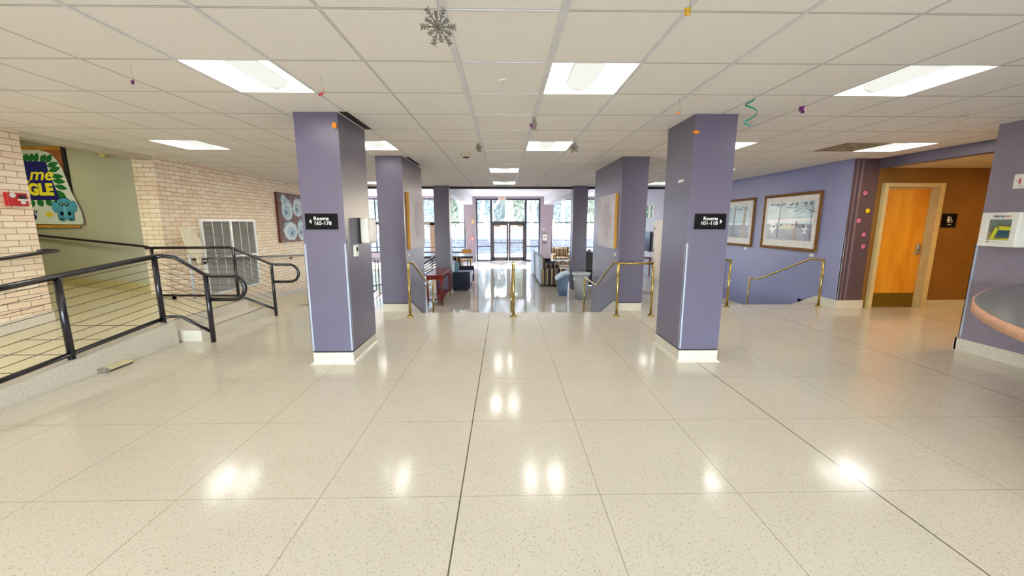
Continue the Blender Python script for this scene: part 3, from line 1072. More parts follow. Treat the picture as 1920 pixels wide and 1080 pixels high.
# ============================================================ SIGNS ON THE PILLARS
def room_sign(x0, x1, num, left, label):
    y = 4.05
    t = thing('room_sign', label, 'sign', ((x0 + x1) / 2, y, 1.41))
    MB().box(x0, x1, y - 0.012, y - 0.002, 1.412, 1.568).build('panel', SIGNB, t, bevel=0.002)
    to = lambda u, v, w: (u, y - 0.0125 - w, v)
    if left:
        u0 = x0 + 0.085
        L_ = [text_mb('Rooms', 0.05, lambda u, v, w: to(u0 + u, 1.503 + v, w), bold=0.0005, sx=1.06), text_mb(num, 0.05, lambda u, v, w: to(u0 + u, 1.457 + v, w), bold=0.0005, sx=1.06)]
        tri = [(x0 + 0.04, 1.49), (x0 + 0.062, 1.468), (x0 + 0.062, 1.512)]
    else:
        u0 = x1 - 0.085
        L_ = [text_mb('Rooms', 0.05, lambda u, v, w: to(u0 + u, 1.503 + v, w), align='RIGHT', bold=0.0005, sx=1.06), text_mb(num, 0.05, lambda u, v, w: to(u0 + u, 1.457 + v, w), align='RIGHT', bold=0.0005, sx=1.06)]
        tri = [(x1 - 0.04, 1.49), (x1 - 0.062, 1.512), (x1 - 0.062, 1.468)]
    for m_ in L_: m_.build('lettering', SIGNW, t)
    MB().prism(tri, 1, y - 0.0145, y - 0.0115).build('arrow', SIGNW, t)
room_sign(-1.985, -1.665, '165-178', True, 'black sign reading Rooms 165-178 with an arrow left')
room_sign(1.93, 2.25, '101-118', False, 'black sign reading Rooms 101-118 with an arrow right')

# towel dispenser and thermostat on the left pillar's inner face
t = thing('paper_dispenser', 'white wall dispenser on the side of the Rooms 165-178 pillar', 'dispenser', (-1.6, 4.56, 1.26))
MB().box(-1.60, -1.585, 4.42, 4.70, 1.25, 1.53).build('back_plate', BLACK, t)
MB().box(-1.585, -1.49, 4.42, 4.70, 1.25, 1.53).build('cover', WPLA, t, bevel=0.02)
MB().box(-1.52, -1.47, 4.69, 4.71, 1.46, 1.48).build('lever', BLACK, t)
t = thing('thermostat', 'small white thermostat with a dark display under the dispenser', 'thermostat', (-1.6, 4.27, 1.13))
MB().box(-1.60, -1.57, 4.22, 4.31, 1.125, 1.245).build('body', WPLA, t, bevel=0.006)
MB().box(-1.571, -1.567, 4.25, 4.285, 1.18, 1.22).build('display', SIGNB, t)

# ============================================================ CANVASES ON THE REAR PILLARS
def blob(cx, cy, rx, ry, n=22, jit=0.12, seed=0):
    rnd = random.Random(seed)
    return [(cx + rx * math.cos(2 * math.pi * i / n) * (1 + rnd.uniform(-jit, jit)), cy + ry * math.sin(2 * math.pi * i / n) * (1 + rnd.uniform(-jit, jit))) for i in range(n)]
CANV = mat('pale_canvas', (208, 204, 214), 0.7, noise=0.05, nscale=6, c2=(224, 220, 226))
LIL = mat('lilac_paint', (202, 194, 208), 0.7, noise=0.08, nscale=20)
ROSE = mat('dusty_rose_paint', (212, 196, 204), 0.7, noise=0.08, nscale=20)
def canvas(x, s, y0, y1, z0, z1, label, seed):
    t = thing('canvas_painting', label, 'painting', (x, (y0 + y1) / 2, z0))
    MB().box(x, x + s * 0.045, y0, y1, z0, z1).build('stretcher', PINE, t)
    c = MB().box(x + s * 0.045, x + s * 0.049, y0, y1, z0, z1)
    rnd = random.Random(seed)
    for q in range(9):
        cy = y0 + (y1 - y0) * (0.3 + 0.45 * rnd.random())
        cz = z0 + (z1 - z0) * (0.3 + 0.5 * rnd.random())
        a = x + s * (0.049 + 0.0006 * (q + 1))
        c.prism(blob(cy, cz, 0.1 + 0.08 * rnd.random(), 0.08 + 0.09 * rnd.random(), 18, 0.2, q + seed), 0, a, a + s * 0.0005, 1 + q % 2)
    c.build('canvas', [CANV, LIL, ROSE], t)
canvas(-1.63, 1, 6.76, 7.95, 1.03, 1.98, 'pale flower canvas with a golden edge on the left rear pillar', 3)
canvas(1.9, -1, 6.74, 7.9, 1.04, 1.965, 'pale flower canvas with a golden edge on the right rear pillar', 9)
for x, s, lab in ((-1.63, 1, 'small white label plate under the left pillar canvas'), (1.9, -1, 'small white label plate under the right pillar canvas')):
    tag(MB().box(x, x + s * 0.008, 6.74, 6.82, 0.915, 0.965).build('label_plate', WPLA, None, (x, 6.78, 0.915)), lab, 'label')
tag(MB().box(1.861, 1.865, 4.22, 4.34, 1.90, 1.925).build('sticker', WPLA, None, (1.863, 4.28, 1.9)), 'short white sticker on the side of the Rooms 101-118 pillar', 'sticker')

# ============================================================ LEFT WALL OBJECTS
# fire alarm pull station
t = thing('fire_alarm', 'red fire alarm pull station on the near cream brick', 'fire alarm', (-5.6, 4.73, 1.67))
MB().box(-5.6, -5.55, 4.64, 4.83, 1.665, 1.815).build('housing', RED, t, bevel=0.006)
MB().lathe((0, 0, 0), [(0.028, 0), (0.028, 0.006)], 18).build('lock_disc', WPLA, t)
ld = t.children[-1]
ld.location = (0, 0, 0)
ld.data.transform(Matrix.Translation(Vector(t.location)) @ Matrix.Identity(4))
ld.data.transform(Matrix.Rotation(R(90), 4, 'Y'))
ld.location = (0.05, -0.045, 0.115)
MB().box(-5.55, -5.535, 4.745, 4.80, 1.74, 1.79).build('window', BLACK, t)
h = MB()
h.box(-5.55, -5.53, 4.73, 4.81, 1.725, 1.745)
h.box(-5.55, -5.53, 4.755, 4.785, 1.69, 1.73)
h.build('pull_handle', WPLA, t)

# banner on cork board, in the corridor
YW = 6.75
t = thing('notice_board', 'wood framed cork board holding the painted banner on the corridor wall', 'notice board', (-7.7, YW, 1.42))
b = MB()
b.box(-8.9, -7.07, YW - 0.02, YW, 1.44, 2.65)
b.build('cork_panel', CORK, t)
MB().box(-8.9, -7.071, YW - 0.03, YW, 2.62, 2.67).build('frame_rail', PINE, t)
MB().box(-8.9, -6.98, YW - 0.03, YW, 1.40, 1.438).build('frame_rail', PINE, t)
MB().box(-7.07, -7.02, YW - 0.034, YW, 1.439, 2.68).build('side_rail', BLACK, t)
t = thing('banner', 'white paper banner with navy panel, yellow letters, leaves and a blue elephant', 'banner', (-7.6, YW - 0.035, 1.44))
yb = YW - 0.036
paper = [(-8.7, 1.47), (-6.93, 1.447), (-6.895, 1.50), (-6.905, 1.66), (-6.95, 1.80), (-7.01, 1.98), (-7.05, 2.16), (-7.09, 2.34), (-7.15, 2.47), (-7.24, 2.57), (-7.4, 2.62), (-8.7, 2.61)]
MB().prism(paper, 1, yb, yb - 0.003).build('paper', mat('banner_paper', (220, 228, 220), 0.8), t)
NVY = mat('navy_paint', (20, 22, 106), 0.8)
GRN = mat('leaf_green', (22, 110, 44), 0.8)
lf = MB()
rnd = random.Random(5)
def leaf(cx, cz, ang, ln, wd):
    pts = []
    for i in range(7):
        u = i / 6
        pts.append((u * ln, wd * math.sin(math.pi * u)))
    for i in range(1, 6):
        u = 1 - i / 6
        pts.append((u * ln, -wd * math.sin(math.pi * u)))
    ca, sa = math.cos(ang), math.sin(ang)
    return [(cx + x * ca - y * sa, cz + x * sa + y * ca) for x, y in pts]
for q in range(11): lf.prism(leaf(-8.2 + q * 0.088, 2.42, R(112 - q * 7 + rnd.uniform(-12, 12)), 0.17, 0.045), 1, yb - 0.0031 - q * 0.0001, yb - 0.0041 - q * 0.00005)
for q in range(7): lf.prism(leaf(-7.33 + 0.018 * q, 2.36 - q * 0.072, R(30 - q * 12 + rnd.uniform(-15, 15)), 0.21, 0.042), 1, yb - 0.0031 - q * 0.0002, yb - 0.00465 - q * 0.00012)
for q in range(7): lf.prism(leaf(-8.05 + q * 0.125, 1.86, R(-110 + q * 10), 0.14, 0.055), 1, yb - 0.0031 - q * 0.0001, yb - 0.0041 - q * 0.00007)
lf.build('leaves', GRN, t)
MB().prism([(-8.4, 2.46), (-7.32, 2.44), (-7.31, 2.28), (-7.24, 2.02), (-7.20, 1.84), (-8.4, 1.84)], 1, yb - 0.005, yb - 0.007).build('navy_panel', NVY, t)
yt = yb - 0.0075
YL = mat('yellow_lettering', (246, 232, 40), 0.8)
text_mb('me', 0.285, lambda u, v, w: (-7.255 + u, yt - w, 2.155 + v * 0.95), shear=0.3, align='RIGHT', bold=0.004, sx=1.06).build('lettering', YL, t)
text_mb('GLE', 0.245, lambda u, v, w: (-7.285 + u, yt - w, 1.925 + v), align='RIGHT', bold=0.014, sx=0.92).build('lettering', YL, t)
MB().prism(leaf(-7.73, 2.10, R(20), 0.12, 0.02), 1, yt, yt - 0.002).build('yellow_leaf', YL, t)
el = MB()
ex, ez = -7.15, 1.74
def EB(dx, dz, rx, rz2, n=20): return blob(ex + dx, ez + dz, rx, rz2, n, 0.0)
y1 = yb - 0.0072
shapes = [(EB(-0.155, -0.01, 0.045, 0.085), 0), (EB(0.15, 0.0, 0.045, 0.085), 0), (EB(0, 0.0, 0.13, 0.135, 26), 0), ([(ex - 0.13, ez - 0.03), (ex + 0.13, ez - 0.03), (ex + 0.12, ez - 0.2), (ex - 0.12, ez - 0.2)], 0), (EB(-0.07, -0.2, 0.055, 0.04), 0), (EB(0.07, -0.2, 0.055, 0.04), 0)]
for k_, (pts, mm) in enumerate(shapes):
    cx2 = sum(p[0] for p in pts) / len(pts)
    cz2 = sum(p[1] for p in pts) / len(pts)
    el.prism([(cx2 + (p[0] - cx2) * 1.07, cz2 + (p[1] - cz2) * 1.07) for p in pts], 1, y1, y1 - 0.0008 - 0.00004 * k_, 1)
    el.prism(pts, 1, y1, y1 - 0.0012 - 0.00005 * k_, 0)
y1 -= 0.0014
for pts, mm in ((EB(-0.045, 0.03, 0.032, 0.028), 1), (EB(0.04, 0.03, 0.032, 0.028), 1), (EB(-0.045, 0.032, 0.014, 0.013), 2), (EB(0.04, 0.032, 0.014, 0.013), 2), (EB(-0.06, -0.115, 0.028, 0.032), 1), (EB(0.06, -0.115, 0.028, 0.032), 1),
                ([(ex - 0.022, ez), (ex + 0.022, ez), (ex + 0.026, ez - 0.17), (ex - 0.028, ez - 0.17)], 3), (EB(-0.075, -0.205, 0.035, 0.012), 1), (EB(0.075, -0.205, 0.035, 0.012), 1)):
    el.prism(pts, 1, y1, y1 - 0.001 - mm * 0.0004, mm)
el.build('elephant_drawing', [mat('elephant_blue', (74, 160, 196), 0.8), SIGNB, SIGNW, mat('trunk_blue', (110, 186, 214), 0.8)], t)
MB().prism(blob(-7.42, 1.61, 0.055, 0.04, 18, 0.18, 4), 1, yb - 0.0035, yb - 0.0055).build('yellow_flower', YELLOW, t)
hp = MB()
hp.prism(blob(-7.66, 1.57, 0.035, 0.045, 14, 0.1), 1, yb - 0.0035, yb - 0.0055)
for q in range(4): hp.prism(leaf(-7.69 + q * 0.018, 1.61, R(100 - q * 12), 0.09, 0.008), 1, yb - 0.0035, yb - 0.0055)
hp.build('handprint', NVY, t)
# emergency light / camera
t = thing('emergency_light', 'small cream two lamp emergency light high on the corridor wall', 'emergency light', (-6.42, YW, 2.5))
MB().box(-6.46, -6.36, YW - 0.06, YW, 2.51, 2.60).build('box', mat('cream_plastic', (224, 206, 140), 0.5), t, bevel=0.006)
MB().lathe((-6.49, YW - 0.05, 2.54), [(0.012, 0), (0.028, 0.012), (0.028, 0.03), (0.01, 0.045)], 14).build('lamp_head', STEEL, t)

# big return air grille on the brick wall
t = thing('return_grille', 'tall grey louvred air grille with white frame on the brick wall', 'air grille', (-5.6, 8.26, 0.1))
gy0, gy1, gz0, gz1 = 7.46, 9.06, 0.10, 1.55
fr = MB()
for a in ((gy0, gy0 + 0.045, gz0, gz1), (gy1 - 0.045, gy1, gz0, gz1), (gy0 + .045, gy1 - .045, gz0, gz0 + 0.04), (gy0 + .045, gy1 - .045, gz1 - 0.05, gz1), (8.24, 8.29, gz0 + .04, gz1 - .05), (gy0 + .045, 8.24, 0.77, 0.81), (8.29, gy1 - .045, 0.77, 0.81)):
    fr.box(-5.6, -5.56, a[0], a[1], a[2], a[3])
fr.build('frame', ALU, t)
MB().box(-5.598, -5.59, gy0 + 0.04, gy1 - 0.04, gz0 + 0.03, gz1 - 0.04).build('backing', LOUVD, t)
for (a, b) in ((gy0 + 0.045, 8.24), (8.29, gy1 - 0.045)):
    for (c0, c1) in ((gz0 + 0.04, 0.77), (0.81, gz1 - 0.05)):
        lv = MB()
        n = int((c1 - c0) / 0.022)
        for q in range(n):
            z = c0 + (c1 - c0) * (q + 0.5) / n
            lv.quad([(-5.592, a, z + 0.010), (-5.592, b, z + 0.010), (-5.568, b, z - 0.006), (-5.568, a, z - 0.006)])
        for q in (1, 2):
            yy = a + (b - a) * q / 3
            lv.box(-5.568, -5.562, yy - 0.006, yy + 0.006, c0, c1)
        lv.build('louvre_panel', LOUV, t)

# oyster painting
t = thing('oyster_painting', 'dark canvas painted with pale blue oyster shells on the brick wall', 'painting', (-5.6, 10.6, 0.98))
oy0, oy1, oz0, oz1 = 10.0, 11.35, 0.98, 2.22
MB().box(-5.6, -5.555, oy0, oy1, oz0, oz1).build('stretcher', mat('oxblood_edge', (92, 22, 18), 0.5), t)
c = MB().box(-5.555, -5.55, oy0, oy1, oz0, oz1)
sh = [(10.43, 1.80, 0.27, 0.27), (10.28, 2.05, 0.13, 0.13), (10.96, 1.88, 0.26, 0.25), (10.5, 1.27, 0.34, 0.25), (11.08, 1.28, 0.24, 0.28)]
for q, (cy, cz, ry, rz_) in enumerate(sh):
    for lv_ in range(4):
        s_ = (1, 0.86, 0.62, 0.22)[lv_]
        a = -5.55 + 0.0008 * (lv_ + 1) + 0.0001 * q
        c.prism(blob(cy + 0.022 * lv_ * (1 if q % 2 else -1), cz - 0.022 * lv_, ry * s_ * (1 if lv_ < 3 else 0.7), rz_ * s_, 26, 0.11 if lv_ < 3 else 0.25, q * 7 + lv_), 0, a - 0.0006, a, 1 + lv_)
c.build('canvas', [mat('umber_paint', (112, 84, 84), 0.7, noise=0.1), mat('shell_rim', (150, 176, 192), 0.6, noise=0.15, nscale=20), mat('shell_pale', (206, 218, 222), 0.6, noise=0.06, nscale=20), mat('shell_blue', (160, 186, 206), 0.6, noise=0.12, nscale=20), mat('shell_scar', (64, 84, 124), 0.6)], t)
tag(MB().box(-5.6, -5.59, 10.3, 10.38, 0.86, 0.92).build('label_plate', WPLA, None, (-5.6, 10.34, 0.86)), 'small white label on the brick under the oyster painting', 'label')

# paddle shaped board on a pole
t = thing('paddle_board', 'tall cream paddle shaped cutout on a pale pole against the brick', 'sign board', (-5.48, 6.95, 0))
MB().tube([(-5.48, 7.0, 0.0), (-5.48, 6.98, 1.2)], 0.022, 10).build('pole', mat('pale_blue_grey', (206, 212, 220), 0.5), t)
pd = [(6.83, 1.38), (6.86, 1.40), (7.10, 1.40), (7.14, 1.34), (7.16, 1.24), (7.22, 1.2), (7.26, 1.05), (7.26, 0.93), (7.2, 0.87), (7.17, 0.76), (7.12, 0.74), (7.10, 0.9), (6.98, 0.90), (6.92, 0.98), (6.87, 1.15)]
MB().prism(pd, 0, -5.455, -5.43).build('board', mat('cream_board', (232, 224, 196), 0.6), t)
mk = MB()
rnd = random.Random(3)
for q in range(14):
    y = 6.93 + 0.22 * rnd.random()
    z = 1.02 + 0.33 * rnd.random()
    dy, dz = rnd.uniform(-0.02, 0.02), rnd.uniform(-0.012, 0.012)
    mk.tube([(-5.43, y, z), (-5.43, y + dy, z + dz)], 0.0025, 6)
mk.build('pen_marks', mat('olive_ink', (110, 98, 60), 0.7), t)
MB().lathe((-5.48, 7.0, 0.0), [(0.09, -0.04), (0.09, 0.012), (0.025, 0.02)], 20).build('foot', WPLA, t)

# floor block by the curb
t = thing('door_stop_bar', 'low cream two piece bar with a chrome end lying against the ramp curb', 'floor bar', (-4.03, 3.93, 0))
CRM = mat('cream_bar', (218, 206, 160), 0.5)
MB().box(-4.05, -3.965, 3.86, 3.99, 0.015, 0.042).build('bar_segment', CRM, t, bevel=0.003)
MB().box(-4.05, -3.965, 4.0, 4.12, 0.015, 0.042).build('bar_segment', CRM, t, bevel=0.003)
MB().box(-4.045, -3.97, 3.86, 4.12, 0.0, 0.015).build('underside', BLACK, t)
MB().box(-4.05, -3.962, 3.82, 3.862, 0.0, 0.045).build('end_cap', STEEL, t, bevel=0.003)

# ============================================================ RIGHT WALL OBJECTS
PR_SKY = mat('print_pale_blue', (176, 200, 210), 0.25, noise=0.12, nscale=3)
PR_WHT = mat('print_cloud_white', (226, 230, 232), 0.25, noise=0.05, nscale=3)
PR_GND = mat('print_violet_ground', (150, 150, 166), 0.25, noise=0.15, nscale=5)
PR_TRK = mat('print_trunk', (92, 96, 108), 0.3, noise=0.2, nscale=12)
PR_YEL = mat('print_cream_light', (222, 216, 190), 0.3)
PR_LN = mat('print_dark_line', (84, 96, 112), 0.4)
PR_SND = mat('print_sand', (176, 166, 150), 0.4, noise=0.12, nscale=10)
XW = 5.8
def framed(y0, y1, z0, z1, label, kind):
    t = thing('framed_picture', label, 'picture', (XW, (y0 + y1) / 2, z0))
    w_ = 0.06
    fr = MB()
    xa, xb = XW - 0.045, XW
    # mitred frame made of four prisms with an inner bevel
    O = [(y0, z0), (y1, z0), (y1, z1), (y0, z1)]
    I = [(y0 + w_, z0 + w_), (y1 - w_, z0 + w_), (y1 - w_, z1 - w_), (y0 + w_, z1 - w_)]
    Mm = [(y0 + w_ * .45, z0 + w_ * .45), (y1 - w_ * .45, z0 + w_ * .45), (y1 - w_ * .45, z1 - w_ * .45), (y0 + w_ * .45, z1 - w_ * .45)]
    for i in range(4):
        j = (i + 1) % 4
        fr.quad([(xb, *O[i]), (xb, *O[j]), (xa + .008, *O[j]), (xa + .008, *O[i])])
        fr.quad([(xa + .008, *O[i]), (xa + .008, *O[j]), (xa, *Mm[j]), (xa, *Mm[i])])
        fr.quad([(xa, *Mm[i]), (xa, *Mm[j]), (xa + .025, *I[j]), (xa + .025, *I[i])])
    fr.build('frame', FGOLD, t)
    MB().box(XW - 0.02, XW - 0.002, y0 + w_ - .005, y1 - w_ + .005, z0 + w_ - .005, z1 - w_ + .005).build('mat_board', MATW, t)
    a0, a1, b0, b1 = y0 + 0.15, y1 - 0.15, z0 + 0.2, z1 - 0.17
    Wd, Hh = a1 - a0, b1 - b0
    P = lambda u, v: (a1 - u * Wd, b0 + v * Hh)     # u from the picture's left as seen
    pr = MB()
    x = XW - 0.0205
    def lay(poly, m, k):
        pr.prism([P(*q) for q in poly], 0, x - 0.0004 * k, x - 0.0004 * (k + 0.9), m)
    rn = random.Random(int(y0 * 10))
    lay([(0, 0), (1, 0), (1, 1), (0, 1)], 0, 0)
    lay([(0, 0), (1, 0), (1, 0.42), (0, 0.42)], 2, 1)
    if kind == 'wide':
        lay([(0, 0.42), (0.25, 0.45), (0.62, 0.43), (1, 0.5), (1, 0.58), (0, 0.55)], 1, 2)
        lay([(0.26, 0.30), (0.66, 0.30), (0.66, 0.41), (0.26, 0.41)], 4, 2)
        for (u, s_) in ((0.15, 0.09), (0.86, 0.06)):
            lay([(u + s_ * math.cos(a_ / 14 * 6.283), 0.33 + 1.2 * s_ * math.sin(a_ / 14 * 6.283)) for a_ in range(14)], 1, 3)
            lay([(u - 0.04, 0.18), (u + 0.04, 0.18), (u, 0.32)], 1, 4)
        for u, w0 in ((0.27, 0.022), (0.67, 0.028)):
            lay([(u - w0, 0.0), (u + w0, 0.0), (u + w0 * .8, 0.5), (u - w0 * .6, 0.5)], 6 if u > .5 else 3, 5)
        lay([(0.28, 0.5), (0.31, 0.5), (0.3, 0.75), (0.33, 1.0), (0.3, 1.0), (0.275, 0.72)], 3, 5)
        for k in range(16):
            u = rn.uniform(0.38, 0.95)
            v = rn.uniform(0.68, 0.96)
            u2 = u + rn.uniform(-0.16, 0.16)
            v2 = v + rn.uniform(-0.05, 0.05)
            lay([(u, v), (u2, v2), (u2 + 0.01, v2 + 0.012), (u + 0.006, v + 0.014)], 5, 6 + k * 0.1)
        for k in range(40):
            u = rn.uniform(0.02, 0.92)
            v = rn.choice((0.96, 0.93, 0.4, 0.36))
            lay([(u, v - 0.03), (u + 0.05, v - 0.03), (u + 0.04, v + 0.02), (u + 0.01, v + 0.015)], 3 if k % 2 else 5, 8 + k * 0.05)
        for u in (0.97,): lay([(u - .01, 0.02), (u, 0.02), (u, 0.98), (u - .01, 0.98)], 5, 9)
        lay([(0, 0.555), (1, 0.585), (1, 0.592), (0, 0.562)], 3, 9)
    else:
        for u, w0, m_ in ((0.25, 0.05, 3), (0.5, 0.035, 3), (0.82, 0.06, 6)):
            lay([(u - w0, 0.0), (u + w0, 0.02), (u + w0 * .8, 0.5), (u + w0 * 1.4, 1.0), (u + w0 * .2, 1.0), (u - w0 * .8, 0.5)], m_, 5)
        lay([(0, 0.4), (1, 0.4), (1, 0.46), (0, 0.46)], 1, 3)
        for k in range(30):
            u = rn.uniform(0.02, 0.9)
            v = rn.choice((0.95, 0.9, 0.1, 0.3))
            lay([(u, v - 0.03), (u + 0.07, v - 0.03), (u + 0.05, v + 0.02)], 3 if k % 2 else 5, 8 + k * 0.05)
    pr.build('print', [PR_SKY, PR_WHT, PR_GND, PR_TRK, PR_YEL, PR_LN, PR_SND], t)
framed(7.27, 8.88, 0.93, 2.06, 'large gold framed woodland print, the fully visible one on the picture wall', 'wide')
framed(9.22, 10.8, 0.91, 2.05, 'gold framed tree print partly hidden by the Rooms 101-118 pillar', 'tall')
for y, lab in ((7.38, 'white label card under the large gold framed print'), (9.46, 'white label card under the partly hidden gold framed print')):
    tag(MB().box(XW - 0.006, XW, y - 0.05, y + 0.05, 0.845, 0.9).build('label_card', WPLA, None, (XW, y, 0.845)), lab, 'label')
tag(MB().box(XW - 0.12, XW, 10.35, 10.75, -0.02, 0.55).build('wall_cabinet', BLKL, None, (XW, 10.55, -0.02), bevel=0.01), 'dark box on the picture wall just behind the brass post', 'box')
tag(MB().box(XW - 0.008, XW, 9.95, 10.03, -0.02, 0.1).build('outlet_plate', WPLA, None, (XW, 9.99, 0)), 'white outlet plate low on the picture wall', 'outlet')
# corner guard of the picture wall
struct('trim_corner_guard', MB().box(5.79, 5.812, 6.690, 6.70, 0.15, 1.25).box(5.79, 5.8, 6.69, 6.712, 0.15, 1.25), mat('translucent_guard', (150, 150, 176), 0.25))
struct('trim_corner_guard_right', MB().box(5.343, 5.365, 4.41, 4.418, 0.15, 1.25).box(5.343, 5.35, 4.39, 4.418, 0.15, 1.25), mat('translucent_guard', (150, 150, 176), 0.25))

# paw print cutouts on the plum column
def paw(x, z, m, label, y=6.70, grp='paper paw prints on the plum column'):
    t = thing('paw_print', label, 'paw print', (x, y, z), grp)
    MB().prism(blob(x, z, 0.05, 0.052, 20, 0.05, int(z * 100)), 1, y - 0.002, y - 0.0005).build('backing', DARKP, t)
    p = MB().prism(blob(x, z - 0.012, 0.024, 0.02, 16, 0.0), 1, y - 0.0045, y - 0.002)
    for a in (30, 70, 110, 150):
        p.prism(blob(x + 0.032 * math.cos(R(a)), z - 0.004 + 0.033 * math.sin(R(a)), 0.0125, 0.014, 12, 0.0), 1, y - 0.0045, y - 0.002)
    p.prism(blob(x + 0.0, z - 0.006, 0.036, 0.034, 18, 0.12, 2), 1, y - 0.0035, y - 0.0018)
    p.build('pads', m, t)
paw(6.045, 1.965, PINK, 'pink paw print, topmost on the plum column')
paw(6.13, 1.675, YELLOW, 'yellow paw print on the plum column beside the wood door')
paw(6.0, 1.51, PINK, 'pink paw print just below and left of the yellow one')
paw(6.12, 1.275, PINK, 'pink paw print, second from the bottom on the plum column')
paw(6.14, 1.075, PINK, 'pink paw print, lowest on the plum column')

# wood door
fr = MB()
fr.box(6.32, 6.385, 6.64, 6.86, 0, 2.13)
fr.box(7.26, 7.345, 6.64, 6.86, 0, 2.13)
fr.box(6.385, 7.26, 6.642, 6.858, 2.066, 2.128)
fr.box(6.386, 7.234, 6.742, 6.855, 2.045, 2.0655)
fr.box(7.235, 7.2595, 6.742, 6.855, 0, 2.0655)
d3 = struct('door_3', fr, FRAMEP)
MB().box(6.39, 7.235, 6.765, 6.81, 0.012, 2.045).build('leaf', DOORW, d3)
MB().box(6.40, 7.225, 6.762, 6.766, 0.02, 0.255).build('kick_plate', KICK, d3)
MB().box(6.39, 7.235, 6.76, 6.80, 0.0, 0.012).build('threshold', BLACK, d3)
hd = MB().box(7.135, 7.20, 6.745, 6.765, 0.93, 1.12).build('lock_plate', STEEL, d3, bevel=0.004)
MB().tube([(7.168, 6.75, 0.965), (7.168, 6.70, 0.965), (7.12, 6.695, 0.962), (7.03, 6.70, 0.958)], 0.010, 10).build('lever', STEEL, hd)
MB().box(7.15, 7.185, 6.735, 6.746, 1.04, 1.10).build('cylinder', STEEL, hd)
# brown wall sign
t = thing('restroom_sign', 'black restroom sign with white figure symbols right of the wood door', 'sign', (7.55, 6.7, 1.4))
yy = 6.7
MB().box(7.43, 7.685, yy - 0.012, yy - 0.002, 1.395, 1.63).build('panel', SIGNB, t, bevel=0.004)
g = MB()
g.prism(blob(7.535, 1.578, 0.012, 0.012, 14, 0), 1, yy - 0.015, yy - 0.012)
g.prism([(7.52, 1.563), (7.55, 1.563), (7.56, 1.515), (7.548, 1.515), (7.545, 1.475), (7.527, 1.475), (7.522, 1.515), (7.51, 1.515)], 1, yy - 0.015, yy - 0.012)
g.prism(blob(7.575, 1.562, 0.010, 0.010, 12, 0), 1, yy - 0.015, yy - 0.012)
g.tube([(7.575, yy - 0.0135, 1.55), (7.577, yy - 0.0135, 1.515), (7.60, yy - 0.0135, 1.512), (7.61, yy - 0.0135, 1.485)], 0.005, 8)
g.tube([(7.577 + 0.022 * math.cos(R(a)), yy - 0.0135, 1.50 + 0.022 * math.sin(R(a))) for a in range(100, 351, 25)], 0.003, 6)
g.build('symbols', SIGNW, t)
MB().box(7.535, 7.595, yy - 0.014, yy - 0.012, 1.438, 1.45).build('caption_bar', SIGNW, t)

# AED cabinet on near-right wall
t = thing('aed_cabinet', 'white wall cabinet with a window showing a yellow defibrillator', 'cabinet', (5.35, 4.13, 1.227))
xf = 5.2
b = MB()
b.box(xf + 0.012, 5.349, 3.96, 4.29, 1.227, 1.584)
b.build('body', WPLA, t, bevel=0.006)
dr = MB()
dy0, dy1, dz0, dz1 = 3.975, 4.285, 1.232, 1.58
wy0, wy1, wz0, wz1 = 4.02, 4.212, 1.298, 1.512
dr.box(xf, xf + 0.012, dy0, wy0, dz0, dz1)
dr.box(xf, xf + 0.012, wy1, dy1, dz0, dz1)
dr.box(xf, xf + 0.012, wy0, wy1, dz0, wz0)
dr.box(xf, xf + 0.012, wy0, wy1, wz1, dz1)
dd = dr.build('door', WPLA, t)
MB().tube([(xf, 4.25, 1.47), (xf - 0.015, 4.253, 1.465), (xf - 0.018, 4.255, 1.42), (xf - 0.015, 4.253, 1.375), (xf, 4.25, 1.37)], 0.004, 8).build('handle', WPLA, dd)
ins = MB()
ins.box(xf + 0.010, xf + 0.0125, wy0, wy1, wz0, wz1, 0)
Q = lambda u, v: (wy1 - u * (wy1 - wy0), wz0 + v * (wz1 - wz0))
ins.prism([Q(*q) for q in ((0.12, 0.02), (0.30, 0.60), (0.42, 0.68), (1.0, 0.64), (1.0, 0.02))], 0, xf + 0.004, xf + 0.010, 1)
ins.prism([Q(*q) for q in ((0.32, 0.08), (0.45, 0.50), (1.0, 0.47), (1.0, 0.08))], 0, xf + 0.002, xf + 0.004, 2)
ins.prism([Q(*q) for q in ((0.45, 0.22), (0.52, 0.46), (0.92, 0.44), (0.9, 0.2))], 0, xf + 0.0005, xf + 0.002, 3)
ins.prism([Q(0.44 + 0.05 * math.cos(a_ / 12 * 6.283), 0.60 + 0.05 * math.sin(a_ / 12 * 6.283)) for a_ in range(12)], 0, xf + 0.002, xf + 0.004, 2)
ins.prism([Q(*q) for q in ((0.0, 0.0), (0.0, 0.3), (0.1, 0.42), (0.16, 0.3), (0.1, 0.0))], 0, xf + 0.003, xf + 0.010, 4)
ins.prism([Q(*q) for q in ((0.0, 0.5), (0.0, 1.0), (1.0, 1.0), (1.0, 0.75), (0.4, 0.8))], 0, xf + 0.007, xf + 0.010, 5)
ins.build('defibrillator', [mat('cabinet_inside', (120, 116, 96), 0.6), mat('aed_yellow', (218, 220, 50), 0.4), mat('aed_grey', (88, 98, 100), 0.4), mat('aed_screen', (54, 96, 110), 0.2), mat('tan_pouch', (176, 150, 110), 0.6), mat('grey_green_liner', (120, 136, 128), 0.5)], t)['label'] = 'yellow defibrillator with a teal screen'
MB().box(xf + 0.0002, xf + 0.001, wy0, wy1, wz0, wz1).build('window_pane', GLASS, dd)
tx = lambda y0_, z0_: (lambda u, v, w: (xf - 0.0005 - w, y0_ - u, z0_ + v))
text_mb('CINTAS', 0.028, tx(4.185, 1.534), 0.001, bold=0.0012, sx=1.0).build('lettering', mat('navy_print', (40, 50, 84), 0.6), t)
